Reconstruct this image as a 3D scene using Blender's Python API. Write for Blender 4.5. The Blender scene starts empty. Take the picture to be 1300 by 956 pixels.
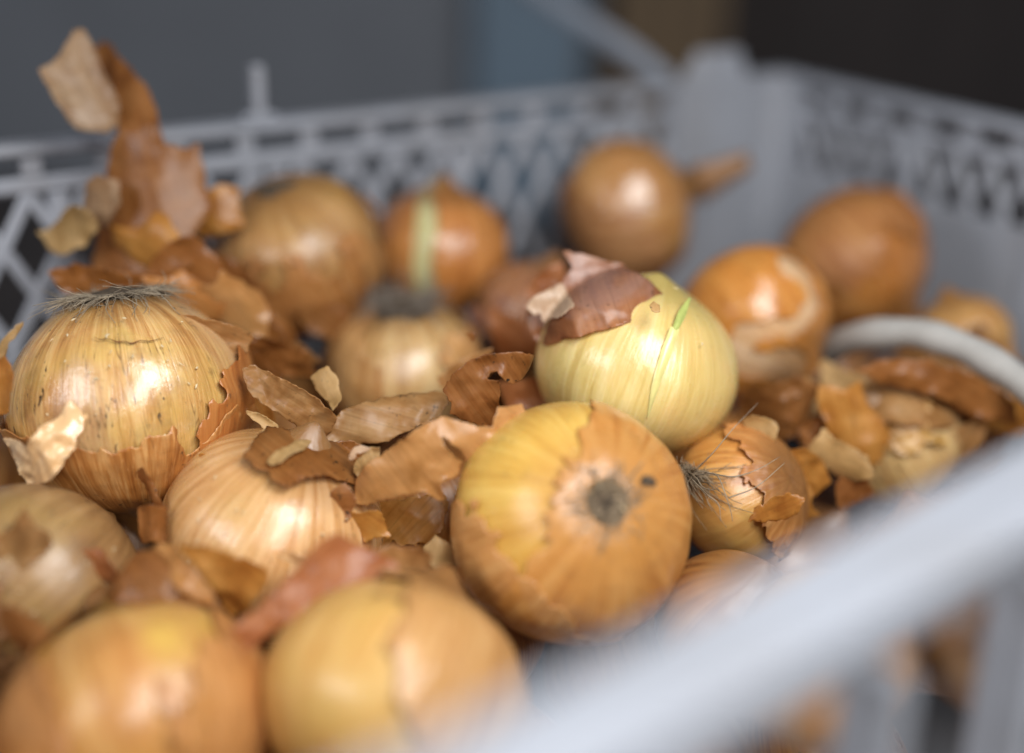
import bpy, math, random
import numpy as np
from mathutils import Vector, Matrix

S = bpy.context.scene
COL = S.collection
random.seed(7)

# ------------------------------------------------------------------ camera
F = 1760.0                                   # focal length in photo pixels (1300 wide)
PITCH, ROLL = math.radians(20.3), math.radians(1.7)
CAM = np.array([0.0, 0.0, 0.372])
fwd = np.array([0, math.cos(PITCH), -math.sin(PITCH)])
up0 = np.array([0, math.sin(PITCH), math.cos(PITCH)])
rt0 = np.array([1.0, 0, 0])
RT = math.cos(ROLL) * rt0 + math.sin(ROLL) * up0
UP = -math.sin(ROLL) * rt0 + math.cos(ROLL) * up0
TW = -fwd                                     # towards the camera
cam_d = bpy.data.cameras.new('camera')
cam = bpy.data.objects.new('camera', cam_d)
COL.objects.link(cam)
cam.matrix_world = Matrix(((RT[0], UP[0], TW[0], CAM[0]), (RT[1], UP[1], TW[1], CAM[1]),
                           (RT[2], UP[2], TW[2], CAM[2]), (0, 0, 0, 1)))
cam_d.sensor_width = 36
cam_d.lens = F * 36 / 1300
cam_d.shift_y = -45 / 1300
cam_d.clip_start, cam_d.clip_end = 0.01, 60
cam_d.dof.use_dof = True
cam_d.dof.focus_distance = 0.452
cam_d.dof.aperture_fstop = 1.75
cam_d.dof.aperture_blades = 9
S.camera = cam

# ------------------------------------------------------------------ world, lamps, exposure
W = bpy.data.worlds.new('World')
S.world = W
W.use_nodes = True
W.node_tree.nodes['Background'].inputs[0].default_value = (0.60, 0.73, 1.0, 1)
W.node_tree.nodes['Background'].inputs[1].default_value = 0.10


def area(name, loc, target, sx, sy, power, col, spread=180):
    l = bpy.data.lights.new(name, 'AREA')
    l.shape = 'RECTANGLE'
    l.size, l.size_y, l.energy, l.color = sx, sy, power, col
    l.spread = math.radians(spread)
    o = bpy.data.objects.new(name, l)
    COL.objects.link(o)
    o.location = loc
    o.rotation_euler = (Vector(target) - Vector(loc)).to_track_quat('-Z', 'Y').to_euler()
    return o


area('window_light', (0.20, -0.42, 0.74), (0.03, 0.36, 0.17), 0.40, 0.32, 4.9, (1, 0.965, 0.92))
area('side_window_light', (-0.64, -0.18, 0.60), (-.05, 0.36, 0.17), 0.34, 0.30, 3.0, (0.97, 0.97, 1))
area('rim_fill_light', (0.21, 0.09, 0.64), (0.10, 0.25, 0.2), 0.30, 0.24, 3.9, (0.98, 0.98, 0.98))  # added fill lamp close over the crate, brightens the front rim
S.view_settings.view_transform = 'Standard'
S.view_settings.look = 'None'
S.view_settings.gamma = 1
S.view_settings.exposure = 0.10
S.cycles.use_denoising = True
S.cycles.max_bounces = 8
S.cycles.caustics_reflective = False
S.cycles.caustics_refractive = False


# ------------------------------------------------------------------ helpers
def at(u, v, d):
    """photo pixel + depth (cm along the optical axis) -> a point in the room, in metres"""
    return CAM + (RT * ((u - 650) / F) - UP * ((v - 433) / F) + fwd) * d * 0.01


def hash3(i, j, k, s):
    h = (i * 374761393 + j * 668265263 + k * 1274126177 + s * 974711) & 0x7fffffff
    h = ((h ^ (h >> 13)) * 1103515245) & 0x7fffffff
    h = ((h ^ (h >> 15)) * 12820163) & 0x7fffffff
    return ((h ^ (h >> 16)) & 0xffff) / 32767.5 - 1.0


def vnoise(P, s=0):
    P = np.asarray(P, float)
    i = np.floor(P).astype(np.int64)
    f = P - i
    w = f * f * f * (f * (f * 6 - 15) + 10)
    r = 0
    for a in (0, 1):
        for b in (0, 1):
            for c in (0, 1):
                wt = (w[..., 0] if a else 1 - w[..., 0]) * (w[..., 1] if b else 1 - w[..., 1]) * (w[..., 2] if c else 1 - w[..., 2])
                r = r + wt * hash3(i[..., 0] + a, i[..., 1] + b, i[..., 2] + c, s)
    return r


def fbm(P, s=0, o=3):
    P = np.asarray(P, float)
    r, a = 0, 1.0
    for k in range(o):
        r = r + a * vnoise(P * (2.03 ** k) + 17.3 * k, s + k)
        a *= 0.5
    return r / 1.6


def link(name, me, mats, parent=None):
    o = bpy.data.objects.new(name, me)
    COL.objects.link(o)
    for m in (mats if isinstance(mats, (list, tuple)) else [mats]):
        if m.name not in [x.name for x in me.materials if x]:
            me.materials.append(m)
    if parent:
        o.parent = parent
    return o


def mesh(name, V, Fc, smooth=True, uv=None):
    me = bpy.data.meshes.new(name)
    me.from_pydata([tuple(v) for v in V], [], [tuple(f) for f in Fc])
    if smooth:
        me.polygons.foreach_set('use_smooth', [True] * len(me.polygons))
    if uv is not None:
        l = me.uv_layers.new(name='UVMap')
        idx = np.empty(len(me.loops), dtype=np.int64)
        me.loops.foreach_get('vertex_index', idx)
        l.data.foreach_set('uv', np.asarray(uv)[idx].ravel())
    me.update()
    return me


def tag(o, label=None, cat=None, group=None, kind=None):
    if label: o['label'] = label
    if cat: o['category'] = cat
    if group: o['group'] = group
    if kind: o['kind'] = kind
    return o


def clip_tris(V, T, s, extra):
    """keep the part of a triangle mesh where s > 0 (cut along the zero line); extra = per-vertex arrays"""
    keepV = [list(map(float, np.r_[V[i], extra[i]])) for i in range(len(V))]
    new, out = {}, []
    n = [len(keepV)]

    def mid(a, b):
        k = (a, b) if a < b else (b, a)
        if k not in new:
            t = s[k[0]] / (s[k[0]] - s[k[1]])
            A, B = keepV[k[0]], keepV[k[1]]
            keepV.append([x + (y - x) * t for x, y in zip(A, B)])
            new[k] = n[0]
            n[0] += 1
        return new[k]
    pos = s > 0
    for t in T:
        p = [pos[i] for i in t]
        c = sum(p)
        if c == 3:
            out.append(tuple(t))
        elif c == 1:
            k = p.index(True)
            a, b, d = t[k], t[(k + 1) % 3], t[(k + 2) % 3]
            out.append((a, mid(a, b), mid(a, d)))
        elif c == 2:
            k = p.index(False)
            a, b, d = t[k], t[(k + 1) % 3], t[(k + 2) % 3]
            m1, m2 = mid(a, b), mid(a, d)
            out.append((m1, b, d))
            out.append((m1, d, m2))
    used = sorted({i for t in out for i in t})
    rm = {u: i for i, u in enumerate(used)}
    A = np.array([keepV[u] for u in used]) if used else np.zeros((0, V.shape[1] + extra.shape[1]))
    return A[:, :V.shape[1]], [tuple(rm[i] for i in t) for t in out], A[:, V.shape[1]:]


def box_mesh(name, sx, sy, sz, bev=0.0):
    """a box centred on the origin with chamfered long edges (along x)"""
    b = min(bev, sy * .45, sz * .45)
    if b <= 0:
        pr = [(-sy / 2, -sz / 2), (sy / 2, -sz / 2), (sy / 2, sz / 2), (-sy / 2, sz / 2)]
    else:
        y, z = sy / 2, sz / 2
        pr = [(-y + b, -z), (y - b, -z), (y, -z + b), (y, z - b), (y - b, z), (-y + b, z), (-y, z - b), (-y, -z + b)]
    n = len(pr)
    V = [(-sx / 2, y, z) for y, z in pr] + [(sx / 2, y, z) for y, z in pr]
    Fc = [(i, (i + 1) % n, n + (i + 1) % n, n + i) for i in range(n)]
    Fc += [tuple(range(n))[::-1], tuple(range(n, 2 * n))]
    Fc = [f[::-1] for f in Fc]
    me = mesh(name, V, Fc, smooth=False)
    return me


def tubes(paths, sides=5):
    """paths: list of (points Nx3, radii N)"""
    V, Fc = [], []
    for P, R in paths:
        P = np.asarray(P, float)
        n = len(P)
        T = np.gradient(P, axis=0)
        T /= np.linalg.norm(T, axis=1)[:, None] + 1e-12
        a = np.cross(T[0], [0.3, 0.5, 0.81])
        a /= np.linalg.norm(a)
        b0 = len(V)
        for i in range(n):
            a = a - T[i] * (a @ T[i])
            a /= np.linalg.norm(a) + 1e-12
            b = np.cross(T[i], a)
            for k in range(sides):
                th = 2 * math.pi * k / sides
                V.append(P[i] + R[i] * (math.cos(th) * a + math.sin(th) * b))
        for i in range(n - 1):
            for k in range(sides):
                k2 = (k + 1) % sides
                Fc.append((b0 + i * sides + k, b0 + i * sides + k2, b0 + (i + 1) * sides + k2, b0 + (i + 1) * sides + k))
        Fc.append(tuple(b0 + k for k in range(sides))[::-1])
        Fc.append(tuple(b0 + (n - 1) * sides + k for k in range(sides)))
    return V, Fc


def smooth_path(pts, n=40):
    """Catmull-Rom through the points"""
    P = np.array(pts, float)
    P = np.vstack([2 * P[0] - P[1], P, 2 * P[-1] - P[-2]])
    out = []
    m = len(P) - 3
    for k in range(n):
        t = k / (n - 1) * m
        i = min(int(t), m - 1)
        t -= i
        a, b, c, d = P[i:i + 4]
        out.append(0.5 * (2 * b + (c - a) * t + (2 * a - 5 * b + 4 * c - d) * t * t + (3 * b - a - 3 * c + d) * t ** 3))
    return np.array(out)


# ------------------------------------------------------------------ materials
class NT:
    def __init__(s, name):
        s.m = bpy.data.materials.new(name)
        s.m.use_nodes = True
        s.t = s.m.node_tree
        s.b = s.t.nodes['Principled BSDF']
        s.out = s.t.nodes['Material Output']

    def n(s, typ, **kw):
        x = s.t.nodes.new(typ)
        for k, v in kw.items():
            if isinstance(v, (int, float, str, bool)) and hasattr(x, k):
                setattr(x, k, v)
        return x

    def l(s, a, b):
        s.t.links.new(a, b)

    def noise(s, vec, scale, detail=3, rough=.55, dist=0.0):
        x = s.n('ShaderNodeTexNoise')
        x.inputs['Scale'].default_value = scale
        x.inputs['Detail'].default_value = detail
        x.inputs['Roughness'].default_value = rough
        x.inputs['Distortion'].default_value = dist
        s.l(vec, x.inputs['Vector'])
        return x.outputs['Fac']

    def ramp(s, fac, *stops):
        x = s.n('ShaderNodeValToRGB')
        e = x.color_ramp.elements
        while len(e) < len(stops):
            e.new(0.5)
        for el, (p, c) in zip(e, stops):
            el.position = p
            if not isinstance(c, (tuple, list)):
                c = (c, c, c)
            el.color = (*c, 1)
        s.l(fac, x.inputs[0])
        return x.outputs[0]

    def mix(s, fac, a, b, mode='MIX'):
        x = s.n('ShaderNodeMix')
        x.data_type = 'RGBA'
        x.blend_type = mode
        for sock, v in ((x.inputs[0], fac), (x.inputs[6], a), (x.inputs[7], b)):
            if isinstance(v, (int, float)):
                sock.default_value = v if sock == x.inputs[0] else (v, v, v, 1)
            elif isinstance(v, tuple):
                sock.default_value = (*v, 1)
            else:
                s.l(v, sock)
        return x.outputs[2]

    def math(s, op, a, b=0.0, clamp=False):
        x = s.n('ShaderNodeMath', operation=op)
        x.use_clamp = clamp
        for i, v in enumerate((a, b)):
            if isinstance(v, (int, float)):
                x.inputs[i].default_value = v
            else:
                s.l(v, x.inputs[i])
        return x.outputs[0]

    def scale(s, vec, v):
        x = s.n('ShaderNodeMapping')
        x.inputs['Scale'].default_value = v
        s.l(vec, x.inputs['Vector'])
        return x.outputs[0]

    def off(s, vec, v):
        x = s.n('ShaderNodeVectorMath', operation='ADD')
        s.l(vec, x.inputs[0])
        x.inputs[1].default_value = v
        return x.outputs[0]

    def bump(s, h, strength=.3, dist=.001, prev=None):
        x = s.n('ShaderNodeBump')
        x.inputs['Strength'].default_value = strength
        x.inputs['Distance'].default_value = dist
        s.l(h, x.inputs['Height'])
        if prev is not None:
            s.l(prev, x.inputs['Normal'])
        return x.outputs[0]


def onion_mat(name, light, mid, dark, patch, patch_amt=.4, dirt=.25, rough=.32, seed=0, vein=.35, pole=(.20, .10, .035), hz=.04, coat=.35, sss=.12, blush=None, warm=(.98, .875, .71)):
    """longitudinal fibres from pole to pole, colour blotches, soil specks"""
    light, mid, dark, patch, pole = [tuple(a_ * b_ for a_, b_ in zip(c_, warm)) for c_ in (light, mid, dark, patch, pole)]
    k = NT(name)
    tc = k.n('ShaderNodeTexCoord').outputs['Object']
    sep = k.n('ShaderNodeSeparateXYZ')
    k.l(tc, sep.inputs[0])
    cmb = k.n('ShaderNodeCombineXYZ')
    k.l(sep.outputs[0], cmb.inputs[0])
    k.l(sep.outputs[1], cmb.inputs[1])
    nrm = k.n('ShaderNodeVectorMath', operation='NORMALIZE')
    k.l(cmb.outputs[0], nrm.inputs[0])
    s2 = k.n('ShaderNodeSeparateXYZ')
    k.l(nrm.outputs[0], s2.inputs[0])
    c2 = k.n('ShaderNodeCombineXYZ')
    k.l(s2.outputs[0], c2.inputs[0])
    k.l(s2.outputs[1], c2.inputs[1])
    k.l(k.math('MULTIPLY', sep.outputs[2], 2.2), c2.inputs[2])
    st = k.off(c2.outputs[0], (seed * 3.1, seed * 1.7, seed * .9))
    oc = k.off(tc, (seed * .37, seed * .21, seed * .53))
    fine = k.noise(st, 34, 4, .6, .15)
    med = k.noise(st, 7, 3, .55, .2)
    blot = k.noise(oc, 32, 3, .55, .4)
    blot2 = k.noise(oc, 75, 4, .6, .3)
    f = k.math('ADD', k.math('MULTIPLY', fine, .45), k.math('MULTIPLY', med, .55))
    col = k.ramp(f, (.36, dark), (.48, mid), (.60, light))
    col = k.mix(k.math('MULTIPLY', k.ramp(blot, (.46, 0.0), (.62, 1.0)), patch_amt), col, patch)
    bl = k.noise(k.off(k.scale(oc, (1, 1, .6)), (3.3, 1.9, 7.1)), 21, 3, .5, .5)
    col = k.mix(k.math('MULTIPLY', k.ramp(bl, (.47, 0.0), (.60, 1.0)), patch_amt * .8), col, blush or tuple((a_ * .55 + b_ * .45) * w_ for a_, b_, w_ in zip(dark, mid, (1.05, .92, .9))))
    lv = k.noise(st, 21, 2, .5, .1)
    lvl = k.ramp(k.math('ABSOLUTE', k.math('SUBTRACT', lv, .47)), (.0, 1.0), (.022, 0.0))
    col = k.mix(k.math('MULTIPLY', k.math('MULTIPLY', lvl, k.ramp(bl, (.4, 1.0), (.6, 0.0))), vein * .6), col, tuple(min(.85, c * 1.25 + .04) for c in light))
    # thin darker veins
    vl = k.noise(st, 15, 1, .4, .1)
    vline = k.ramp(k.math('ABSOLUTE', k.math('SUBTRACT', vl, .5)), (.0, 1.0), (.018, 0.0))
    vmask = k.ramp(blot2, (.42, 0.0), (.6, 1.0))
    col = k.mix(k.math('MULTIPLY', k.math('MULTIPLY', vline, vmask), vein), col, tuple(c * .42 for c in dark))
    # brown towards both poles
    zz = k.math('ABSOLUTE', k.math('DIVIDE', sep.outputs[2], hz))
    pm = k.math('MULTIPLY', k.ramp(zz, (.72, 0.0), (1.0, 1.0)), .8)
    col = k.mix(pm, col, pole)
    # soil and mould specks, drawn out along the fibres
    sp = k.noise(k.scale(oc, (1, 1, .45)), 420, 2, .5)
    spm = k.math('MULTIPLY', k.ramp(sp, (.63, 0.0), (.69, 1.0)), k.ramp(k.noise(oc, 48, 2), (.5, 0.0), (.62, 1.0)))
    col = k.mix(k.math('MULTIPLY', spm, dirt * 2.6, True), col, (.035, .028, .02))
    sm = k.ramp(k.noise(oc, 60, 4, .65), (.52, 0.0), (.72, 1.0))
    col = k.mix(k.math('MULTIPLY', sm, dirt), col, (.13, .085, .045))
    k.l(col, k.b.inputs['Base Color'])
    r = k.math('ADD', rough, k.math('MULTIPLY', k.math('SUBTRACT', blot2, .5), .35))
    k.l(r, k.b.inputs['Roughness'])
    k.b.inputs['Coat Weight'].default_value = coat
    k.b.inputs['Coat Roughness'].default_value = .24
    k.b.inputs['Subsurface Weight'].default_value = sss
    k.b.inputs['Subsurface Radius'].default_value = (.006, .003, .001)
    k.b.inputs['Subsurface Scale'].default_value = .6
    b = k.bump(fine, .35, .0005)
    b = k.bump(med, .3, .0009, b)
    b = k.bump(blot2, .25, .0012, b)
    k.l(b, k.b.inputs['Normal'])
    k.l(k.bump(fine, .25, .0004, k.bump(med, .35, .0009, k.bump(blot2, .45, .0016))), k.b.inputs['Coat Normal'])
    return k.m


def skin_mat(name, light, mid, dark, rough=.36, transl=.52, spots=.2, seed=0, coat=.15, pale=None, pale_amt=0):
    """dry papery onion skin: fibres run along V of the sheet"""
    light, mid, dark = [tuple(a_ * b_ for a_, b_ in zip(c_, (1.14, 1.0, .80))) for c_ in (light, mid, dark)]
    k = NT(name)
    uv = k.n('ShaderNodeTexCoord').outputs['UV']
    uvo = k.off(uv, (seed * .171, seed * .093, seed * .05))
    st = k.scale(uvo, (1, .07, 1))
    fine = k.noise(st, 900, 3, .6, .3)
    med = k.noise(st, 260, 3, .6, .3)
    blot = k.noise(uvo, 70, 4, .6, .5)
    f = k.math('ADD', k.math('MULTIPLY', fine, .2), k.math('ADD', k.math('MULTIPLY', med, .25), k.math('MULTIPLY', blot, .55)))
    col = k.ramp(f, (.36, dark), (.48, mid), (.62, light))
    if pale is not None:
        col = k.mix(k.math('MULTIPLY', k.ramp(k.noise(uvo, 45, 3, .5, .6), (.48, 0.0), (.6, 1.0)), pale_amt), col, pale)
    vl = k.noise(st, 170, 1, .4, .1)
    vline = k.ramp(k.math('ABSOLUTE', k.math('SUBTRACT', vl, .5)), (.0, 1.0), (.03, 0.0))
    col = k.mix(k.math('MULTIPLY', k.math('MULTIPLY', vline, k.ramp(blot, (.4, 0.0), (.6, 1.0))), .35), col, tuple(c * .6 for c in dark))
    sp = k.ramp(k.noise(uvo, 520, 2), (.62, 0.0), (.68, 1.0))
    spm = k.math('MULTIPLY', sp, k.ramp(k.noise(uvo, 110, 2), (.45, 0.0), (.6, 1.0)))
    col = k.mix(k.math('MULTIPLY', spm, spots * 3, True), col, (.03, .022, .016))
    k.l(col, k.b.inputs['Base Color'])
    k.l(k.math('ADD', rough, k.math('MULTIPLY', k.math('SUBTRACT', blot, .5), .4)), k.b.inputs['Roughness'])
    k.b.inputs['Coat Weight'].default_value = coat
    k.b.inputs['Coat Roughness'].default_value = .3
    b = k.bump(fine, .3, .0003)
    b = k.bump(med, .4, .0006, b)
    b = k.bump(k.noise(uvo, 150, 2), .2, .0010, b)
    k.l(b, k.b.inputs['Normal'])
    tr = k.n('ShaderNodeBsdfTranslucent')
    k.l(col, tr.inputs['Color'])
    k.l(b, tr.inputs['Normal'])
    mx = k.n('ShaderNodeMixShader')
    mx.inputs[0].default_value = transl
    k.l(k.b.outputs[0], mx.inputs[1])
    k.l(tr.outputs[0], mx.inputs[2])
    k.l(mx.outputs[0], k.out.inputs['Surface'])
    return k.m


def plain_mat(name, col, rough=.5, var=.12, scale=30, bump=.15, coat=0.0, dist=.001, grain=None, dirt=None):
    k = NT(name)
    tc = k.n('ShaderNodeTexCoord').outputs['Object']
    if grain:
        tc = k.scale(tc, grain)
    a = k.noise(tc, scale, 4, .6)
    c = k.ramp(a, (.3, tuple(x * (1 - var) for x in col)), (.7, tuple(min(1, x * (1 + var)) for x in col)))
    if dirt:
        c = k.mix(k.math('MULTIPLY', k.ramp(k.noise(tc, scale * .4, 4, .65), (.5, 0.0), (.7, 1.0)), dirt[1]), c, dirt[0])
    k.l(c, k.b.inputs['Base Color'])
    k.l(k.math('ADD', rough, k.math('MULTIPLY', k.math('SUBTRACT', a, .5), .25)), k.b.inputs['Roughness'])
    k.b.inputs['Coat Weight'].default_value = coat
    k.l(k.bump(k.noise(tc, scale * 6, 3), bump, dist), k.b.inputs['Normal'])
    return k.m


M_crate = plain_mat('crate_plastic', (.295, .312, .35), .42, .08, 25, .06, .1, dirt=((.18, .165, .15), .45))
M_wall = plain_mat('grey_wall', (.20, .215, .24), .8, .12, 6, .3)
M_ground = plain_mat('dark_ground', (.068, .056, .052), .85, .3, 9, .5, dist=.004)
M_blue = plain_mat('blue_paint', (.15, .215, .28), .6, .15, 12, .2)
M_wood = plain_mat('brown_wood', (.15, .098, .05), .65, .35, 9, .3, grain=(6, 6, .6))
M_board = plain_mat('dark_board', (.046, .037, .035), .75, .25, 12, .35, grain=(3, 3, .7))
M_cord = plain_mat('cord_plastic', (.34, .33, .31), .6, .12, 60, .2, dirt=((.16, .13, .10), .6))
M_strap = plain_mat('strap_plastic', (.30, .33, .38), .45, .08, 40, .1)
M_root = plain_mat('dry_roots', (.27, .22, .155), .8, .45, 160, .3)
M_rootd = plain_mat('dirty_roots', (.27, .20, .125), .85, .5, 160, .3)
M_plate = plain_mat('root_plate', (.095, .066, .04), .9, .5, 300, .8, dist=.002)
M_stem = skin_mat('dry_stem', (.29, .18, .10), (.22, .12, .055), (.13, .065, .03), .6, .1, .1, 3)
M_bit = plain_mat('pale_crumb', (.62, .5, .3), .7, .2, 300, .3)

# ------------------------------------------------------------------ setting
def slab(name, lo, hi, m, parent=None, bev=.003):
    lo, hi = np.array(lo, float), np.array(hi, float)
    sz = hi - lo
    o = link(name, box_mesh(name, *sz, bev), m, parent)
    o.location = (lo + hi) / 2
    return o


g = link('ground', mesh('ground', [(-6, -5, 0), (6, -5, 0), (6, 7, 0), (-6, 7, 0)], [(0, 1, 2, 3)], False), M_ground)
tag(g, kind='structure')
w = slab('wall', (-2.6, 1.46, -.02), (0.075, 1.56, 1.9), M_wall)
tag(w, kind='structure')
p = slab('painted_post', (-0.045, 1.36, 0), (0.058, 1.44, 1.5), M_blue, bev=.012)
tag(p, 'blue painted upright post against the grey wall behind the crate', 'post')
p = slab('wooden_post', (.090, 1.39, 0), (.200, 1.5, 1.4), M_wood, bev=.006)
tag(p, 'brown wooden upright post behind the far corner of the crate', 'post')
slab_b = slab('dark_board', (.10, 1.60, 0), (2.2, 1.63, 1.5), M_board)
tag(slab_b, 'dark brown board panel standing behind the crate at right', 'board')

# ------------------------------------------------------------------ crate
YAW = math.radians(34.4)
K0 = np.array([.1429, .7666])                # far corner of the rim, seen in plan
E1 = np.array([-math.cos(YAW), -math.sin(YAW)])   # along the long back wall, towards the near left
E2 = np.array([math.sin(YAW), -math.cos(YAW)])    # along the short right wall, towards the near right
LONG, SHORT, HT = .60, .346, .25
SHORT_L = .430                                # the old crate is a little out of square: its left end is wider
crate = bpy.data.objects.new('plastic_crate', None)
COL.objects.link(crate)
crate.location = (*K0, 0)
crate.rotation_euler = (0, 0, math.atan2(E1[1], E1[0]))
# local axes: +x = E1, local y: E2 is a quarter turn on the left of E1 -> check the sign
_ry = np.array([-E1[1], E1[0]])
SY = 1.0 if _ry @ E2 > 0 else -1.0
tag(crate, 'pale grey plastic crate with latticed sides, full of onions', 'crate')


def wall_part(origin, direc, length, out, slots=True, solid_from=None, lip=.013, bay=.094, lugs=(), lattice=True):
    """origin, direc, out in crate-local plan coordinates; out = unit normal to the outside"""
    ox, oy = origin
    dx, dy = direc
    ang = math.atan2(dy, dx)
    # the wall's own mesh: top flange, lower band, slot dividers
    V, Fc = [], []

    def bx(s0, s1, t0, t1, z0, z1, c=.0015):
        # s along, t outward, z up : chamfered in (t, z)
        b = len(V)
        c = min(c, (t1 - t0) * .4, (z1 - z0) * .4)
        pr = [(t0 + c, z0), (t1 - c, z0), (t1, z0 + c), (t1, z1 - c), (t1 - c, z1), (t0 + c, z1), (t0, z1 - c), (t0, z0 + c)]
        for s in (s0, s1):
            for t, z in pr:
                V.append((ox + dx * s + out[0] * t, oy + dy * s + out[1] * t, z))
        for i in range(8):
            j = (i + 1) % 8
            Fc.append((b + i, b + j, b + 8 + j, b + 8 + i))
        Fc.append(tuple(b + i for i in range(8)))
        Fc.append(tuple(b + 15 - i for i in range(8)))
    e = .012
    if slots:
        bx(e, length - e, -.002, .012, HT - .005, HT)                        # top flange
        bx(e, length - e, 0, .004, HT - .0205, HT - .0135)                   # band under the slots
        n = int((length - 2 * e) / .029)
        st = (length - 2 * e) / n
        for i in range(n + 1):
            s = e + i * st
            bx(max(e, s - .004), min(length - e, s + .004), .0002, .0038, HT - .0137, HT - .0048)
    else:
        bx(e, length - e, -.003, .020, HT - .006, HT, .003)
        bx(e, length - e, 0, .004, HT - .031, HT - .0058)

    for s in lugs:
        bx(s - .0024, s + .0024, .0005, .006, HT - .0005, HT + .024)
        bx(s - .008, s + .008, 0, .007, HT - .0004, HT + .003)
    ztop = HT - (.0205 if slots else .031)
    zbot = .012
    bx(e, length - e, 0, .004, .0005, zbot)
    for s in (e, length - e - .008):
        bx(s, s + .008, .0002, .0038, zbot - .002, HT - .0055)
    me = mesh('side_wall', V, [f[::-1] for f in Fc], False)
    wo = link('side_wall', me, M_crate, crate)
    # ribs
    nb = max(1, round(length / bay))
    bw = (length - 2 * e) / nb
    rib_me = box_mesh('rib', ztop - zbot - .0004, .007 if lattice else .015, .009 if lattice else .006, .0015)
    rib_me.materials.append(M_crate)
    for i in range(1, nb):
        s = e + i * bw
        r = bpy.data.objects.new('rib', rib_me)
        COL.objects.link(r)
        r.parent = wo
        r.matrix_local = Matrix.Translation((ox + dx * s + out[0] * .0035, oy + dy * s + out[1] * .0035, (ztop + zbot) / 2)) @ \
            Matrix.Rotation(ang, 4, 'Z') @ Matrix.Rotation(math.pi / 2, 4, 'Y') @ Matrix.Rotation(0, 4, 'X')
    zl = zbot if solid_from is None else solid_from
    if solid_from is not None:
        for i in range(nb):
            s0, s1 = e + i * bw + .0042, e + (i + 1) * bw - .0042
            pm = box_mesh('panel', s1 - s0, .0025, zl - zbot - .0004, .0006)
            po = link('panel', pm, M_crate, wo)
            po.matrix_local = Matrix.Translation((ox + dx * (s0 + s1) / 2 + out[0] * .002, oy + dy * (s0 + s1) / 2 + out[1] * .002, (zl + zbot) / 2)) @ Matrix.Rotation(ang, 4, 'Z')
    # diamond lattice: slanting bars cut to each bay
    pw, ph = bw / 4, .043
    slope = ph / pw
    for i in range(nb if lattice else 0):
        s0, s1 = e + i * bw + .0038, e + (i + 1) * bw - .0038
        for sg in (1, -1):
            for q in range(-12, 16):
                c = e + i * bw + q * pw + pw / 2       # where the bar meets ztop
                pts = []
                for s in (s0, s1):
                    z = ztop - slope * (s - c) * sg
                    if zl <= z <= ztop:
                        pts.append((s, z))
                for z in (zl, ztop):
                    s = c + (ztop - z) / slope * sg
                    if s0 < s < s1:
                        pts.append((s, z))
                if len(pts) < 2:
                    continue
                (a, za), (b, zb) = pts[0], pts[1]
                L = math.hypot(b - a, zb - za)
                if L < .008:
                    continue
                bm = box_mesh('lattice_bar', L, .0028 if sg > 0 else .0024, .0052, .0006)
                bm.materials.append(M_crate)
                o = bpy.data.objects.new('lattice_bar', bm)
                COL.objects.link(o)
                o.parent = wo
                sm, zm = (a + b) / 2, (za + zb) / 2
                tt = .002 if sg > 0 else .00215
                o.matrix_local = Matrix.Translation((ox + dx * sm + out[0] * tt, oy + dy * sm + out[1] * tt, zm)) @ \
                    Matrix.Rotation(ang, 4, 'Z') @ Matrix.Rotation(-math.atan2(zb - za, b - a), 4, 'Y')
    return wo


wall_part((0, 0), (1, 0), LONG, (0, -SY), lugs=(.308,))                                    # long back wall
wall_part((0, 0), (0, SY), SHORT, (-1, 0), solid_from=.203)                        # short right wall
_fl = math.hypot(LONG, SHORT_L - SHORT)
_fd = (LONG / _fl, (SHORT_L - SHORT) / _fl * SY)
wall_part((0, SHORT * SY), _fd, _fl, (-_fd[1] * SY, _fd[0] * SY), slots=False, bay=.062, lattice=False)                      # long front wall
wall_part((LONG, 0), (0, SY), SHORT_L, (1, 0))                                       # short left wall
for (cx, cy, ax, ay) in ((0, 0, 1, 1), (LONG, 0, -1, 1), (0, SHORT, 1, -1), (LONG, SHORT_L, -1, -1)):
    # corner post: an L in plan with a stacking lug on top
    t, a = .006, .042
    a2 = .012
    if (cx, cy) == (0, 0):
        a = .078
    else:
        a = a2 = .022
    V, Fc = [], []
    prof = [(-t, -t), (a, -t), (a, .0045), (.010, .0045), (.0045, .010), (.0045, a2), (-t, a2)]
    for z in (0, HT + .001):
        for x, y in prof:
            V.append((cx + ax * x, (cy + ay * y) * SY, z))
    n = len(prof)
    for i in range(n):
        Fc.append((i, (i + 1) % n, n + (i + 1) % n, n + i))
    Fc.append(tuple(range(n, 2 * n)))
    Fc.append(tuple(range(n))[::-1])
    b = len(V)
    lp = [(a * .30, -t + .001), (a * .85, -t + .001), (a * .80, .0035), (a * .36, .0035)]
    for z, sh in ((HT + .0005, 0), (HT + .015, .35)):
        for x, y in lp:
            V.append((cx + ax * (a * .57 + (x - a * .57) * (1 - sh)), (cy + ay * y * (1 - sh)) * SY, z))
    m = len(lp)
    for i in range(m):
        Fc.append((b + i, b + (i + 1) % m, b + m + (i + 1) % m, b + m + i))
    Fc.append(tuple(range(b + m, b + 2 * m)))
    link('corner_post', mesh('corner_post', V, Fc, False), M_crate, crate)
V = [(x, y * SY, z) for z in (.004, .008) for x, y in ((.002, .002), (LONG - .002, .002), (LONG - .002, SHORT_L - .004), (.002, SHORT - .004))]
link('base', mesh('base', V, [(0, 1, 2, 3), (7, 6, 5, 4), (0, 4, 5, 1), (1, 5, 6, 2), (2, 6, 7, 3), (3, 7, 4, 0)], False), M_crate, crate)

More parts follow.
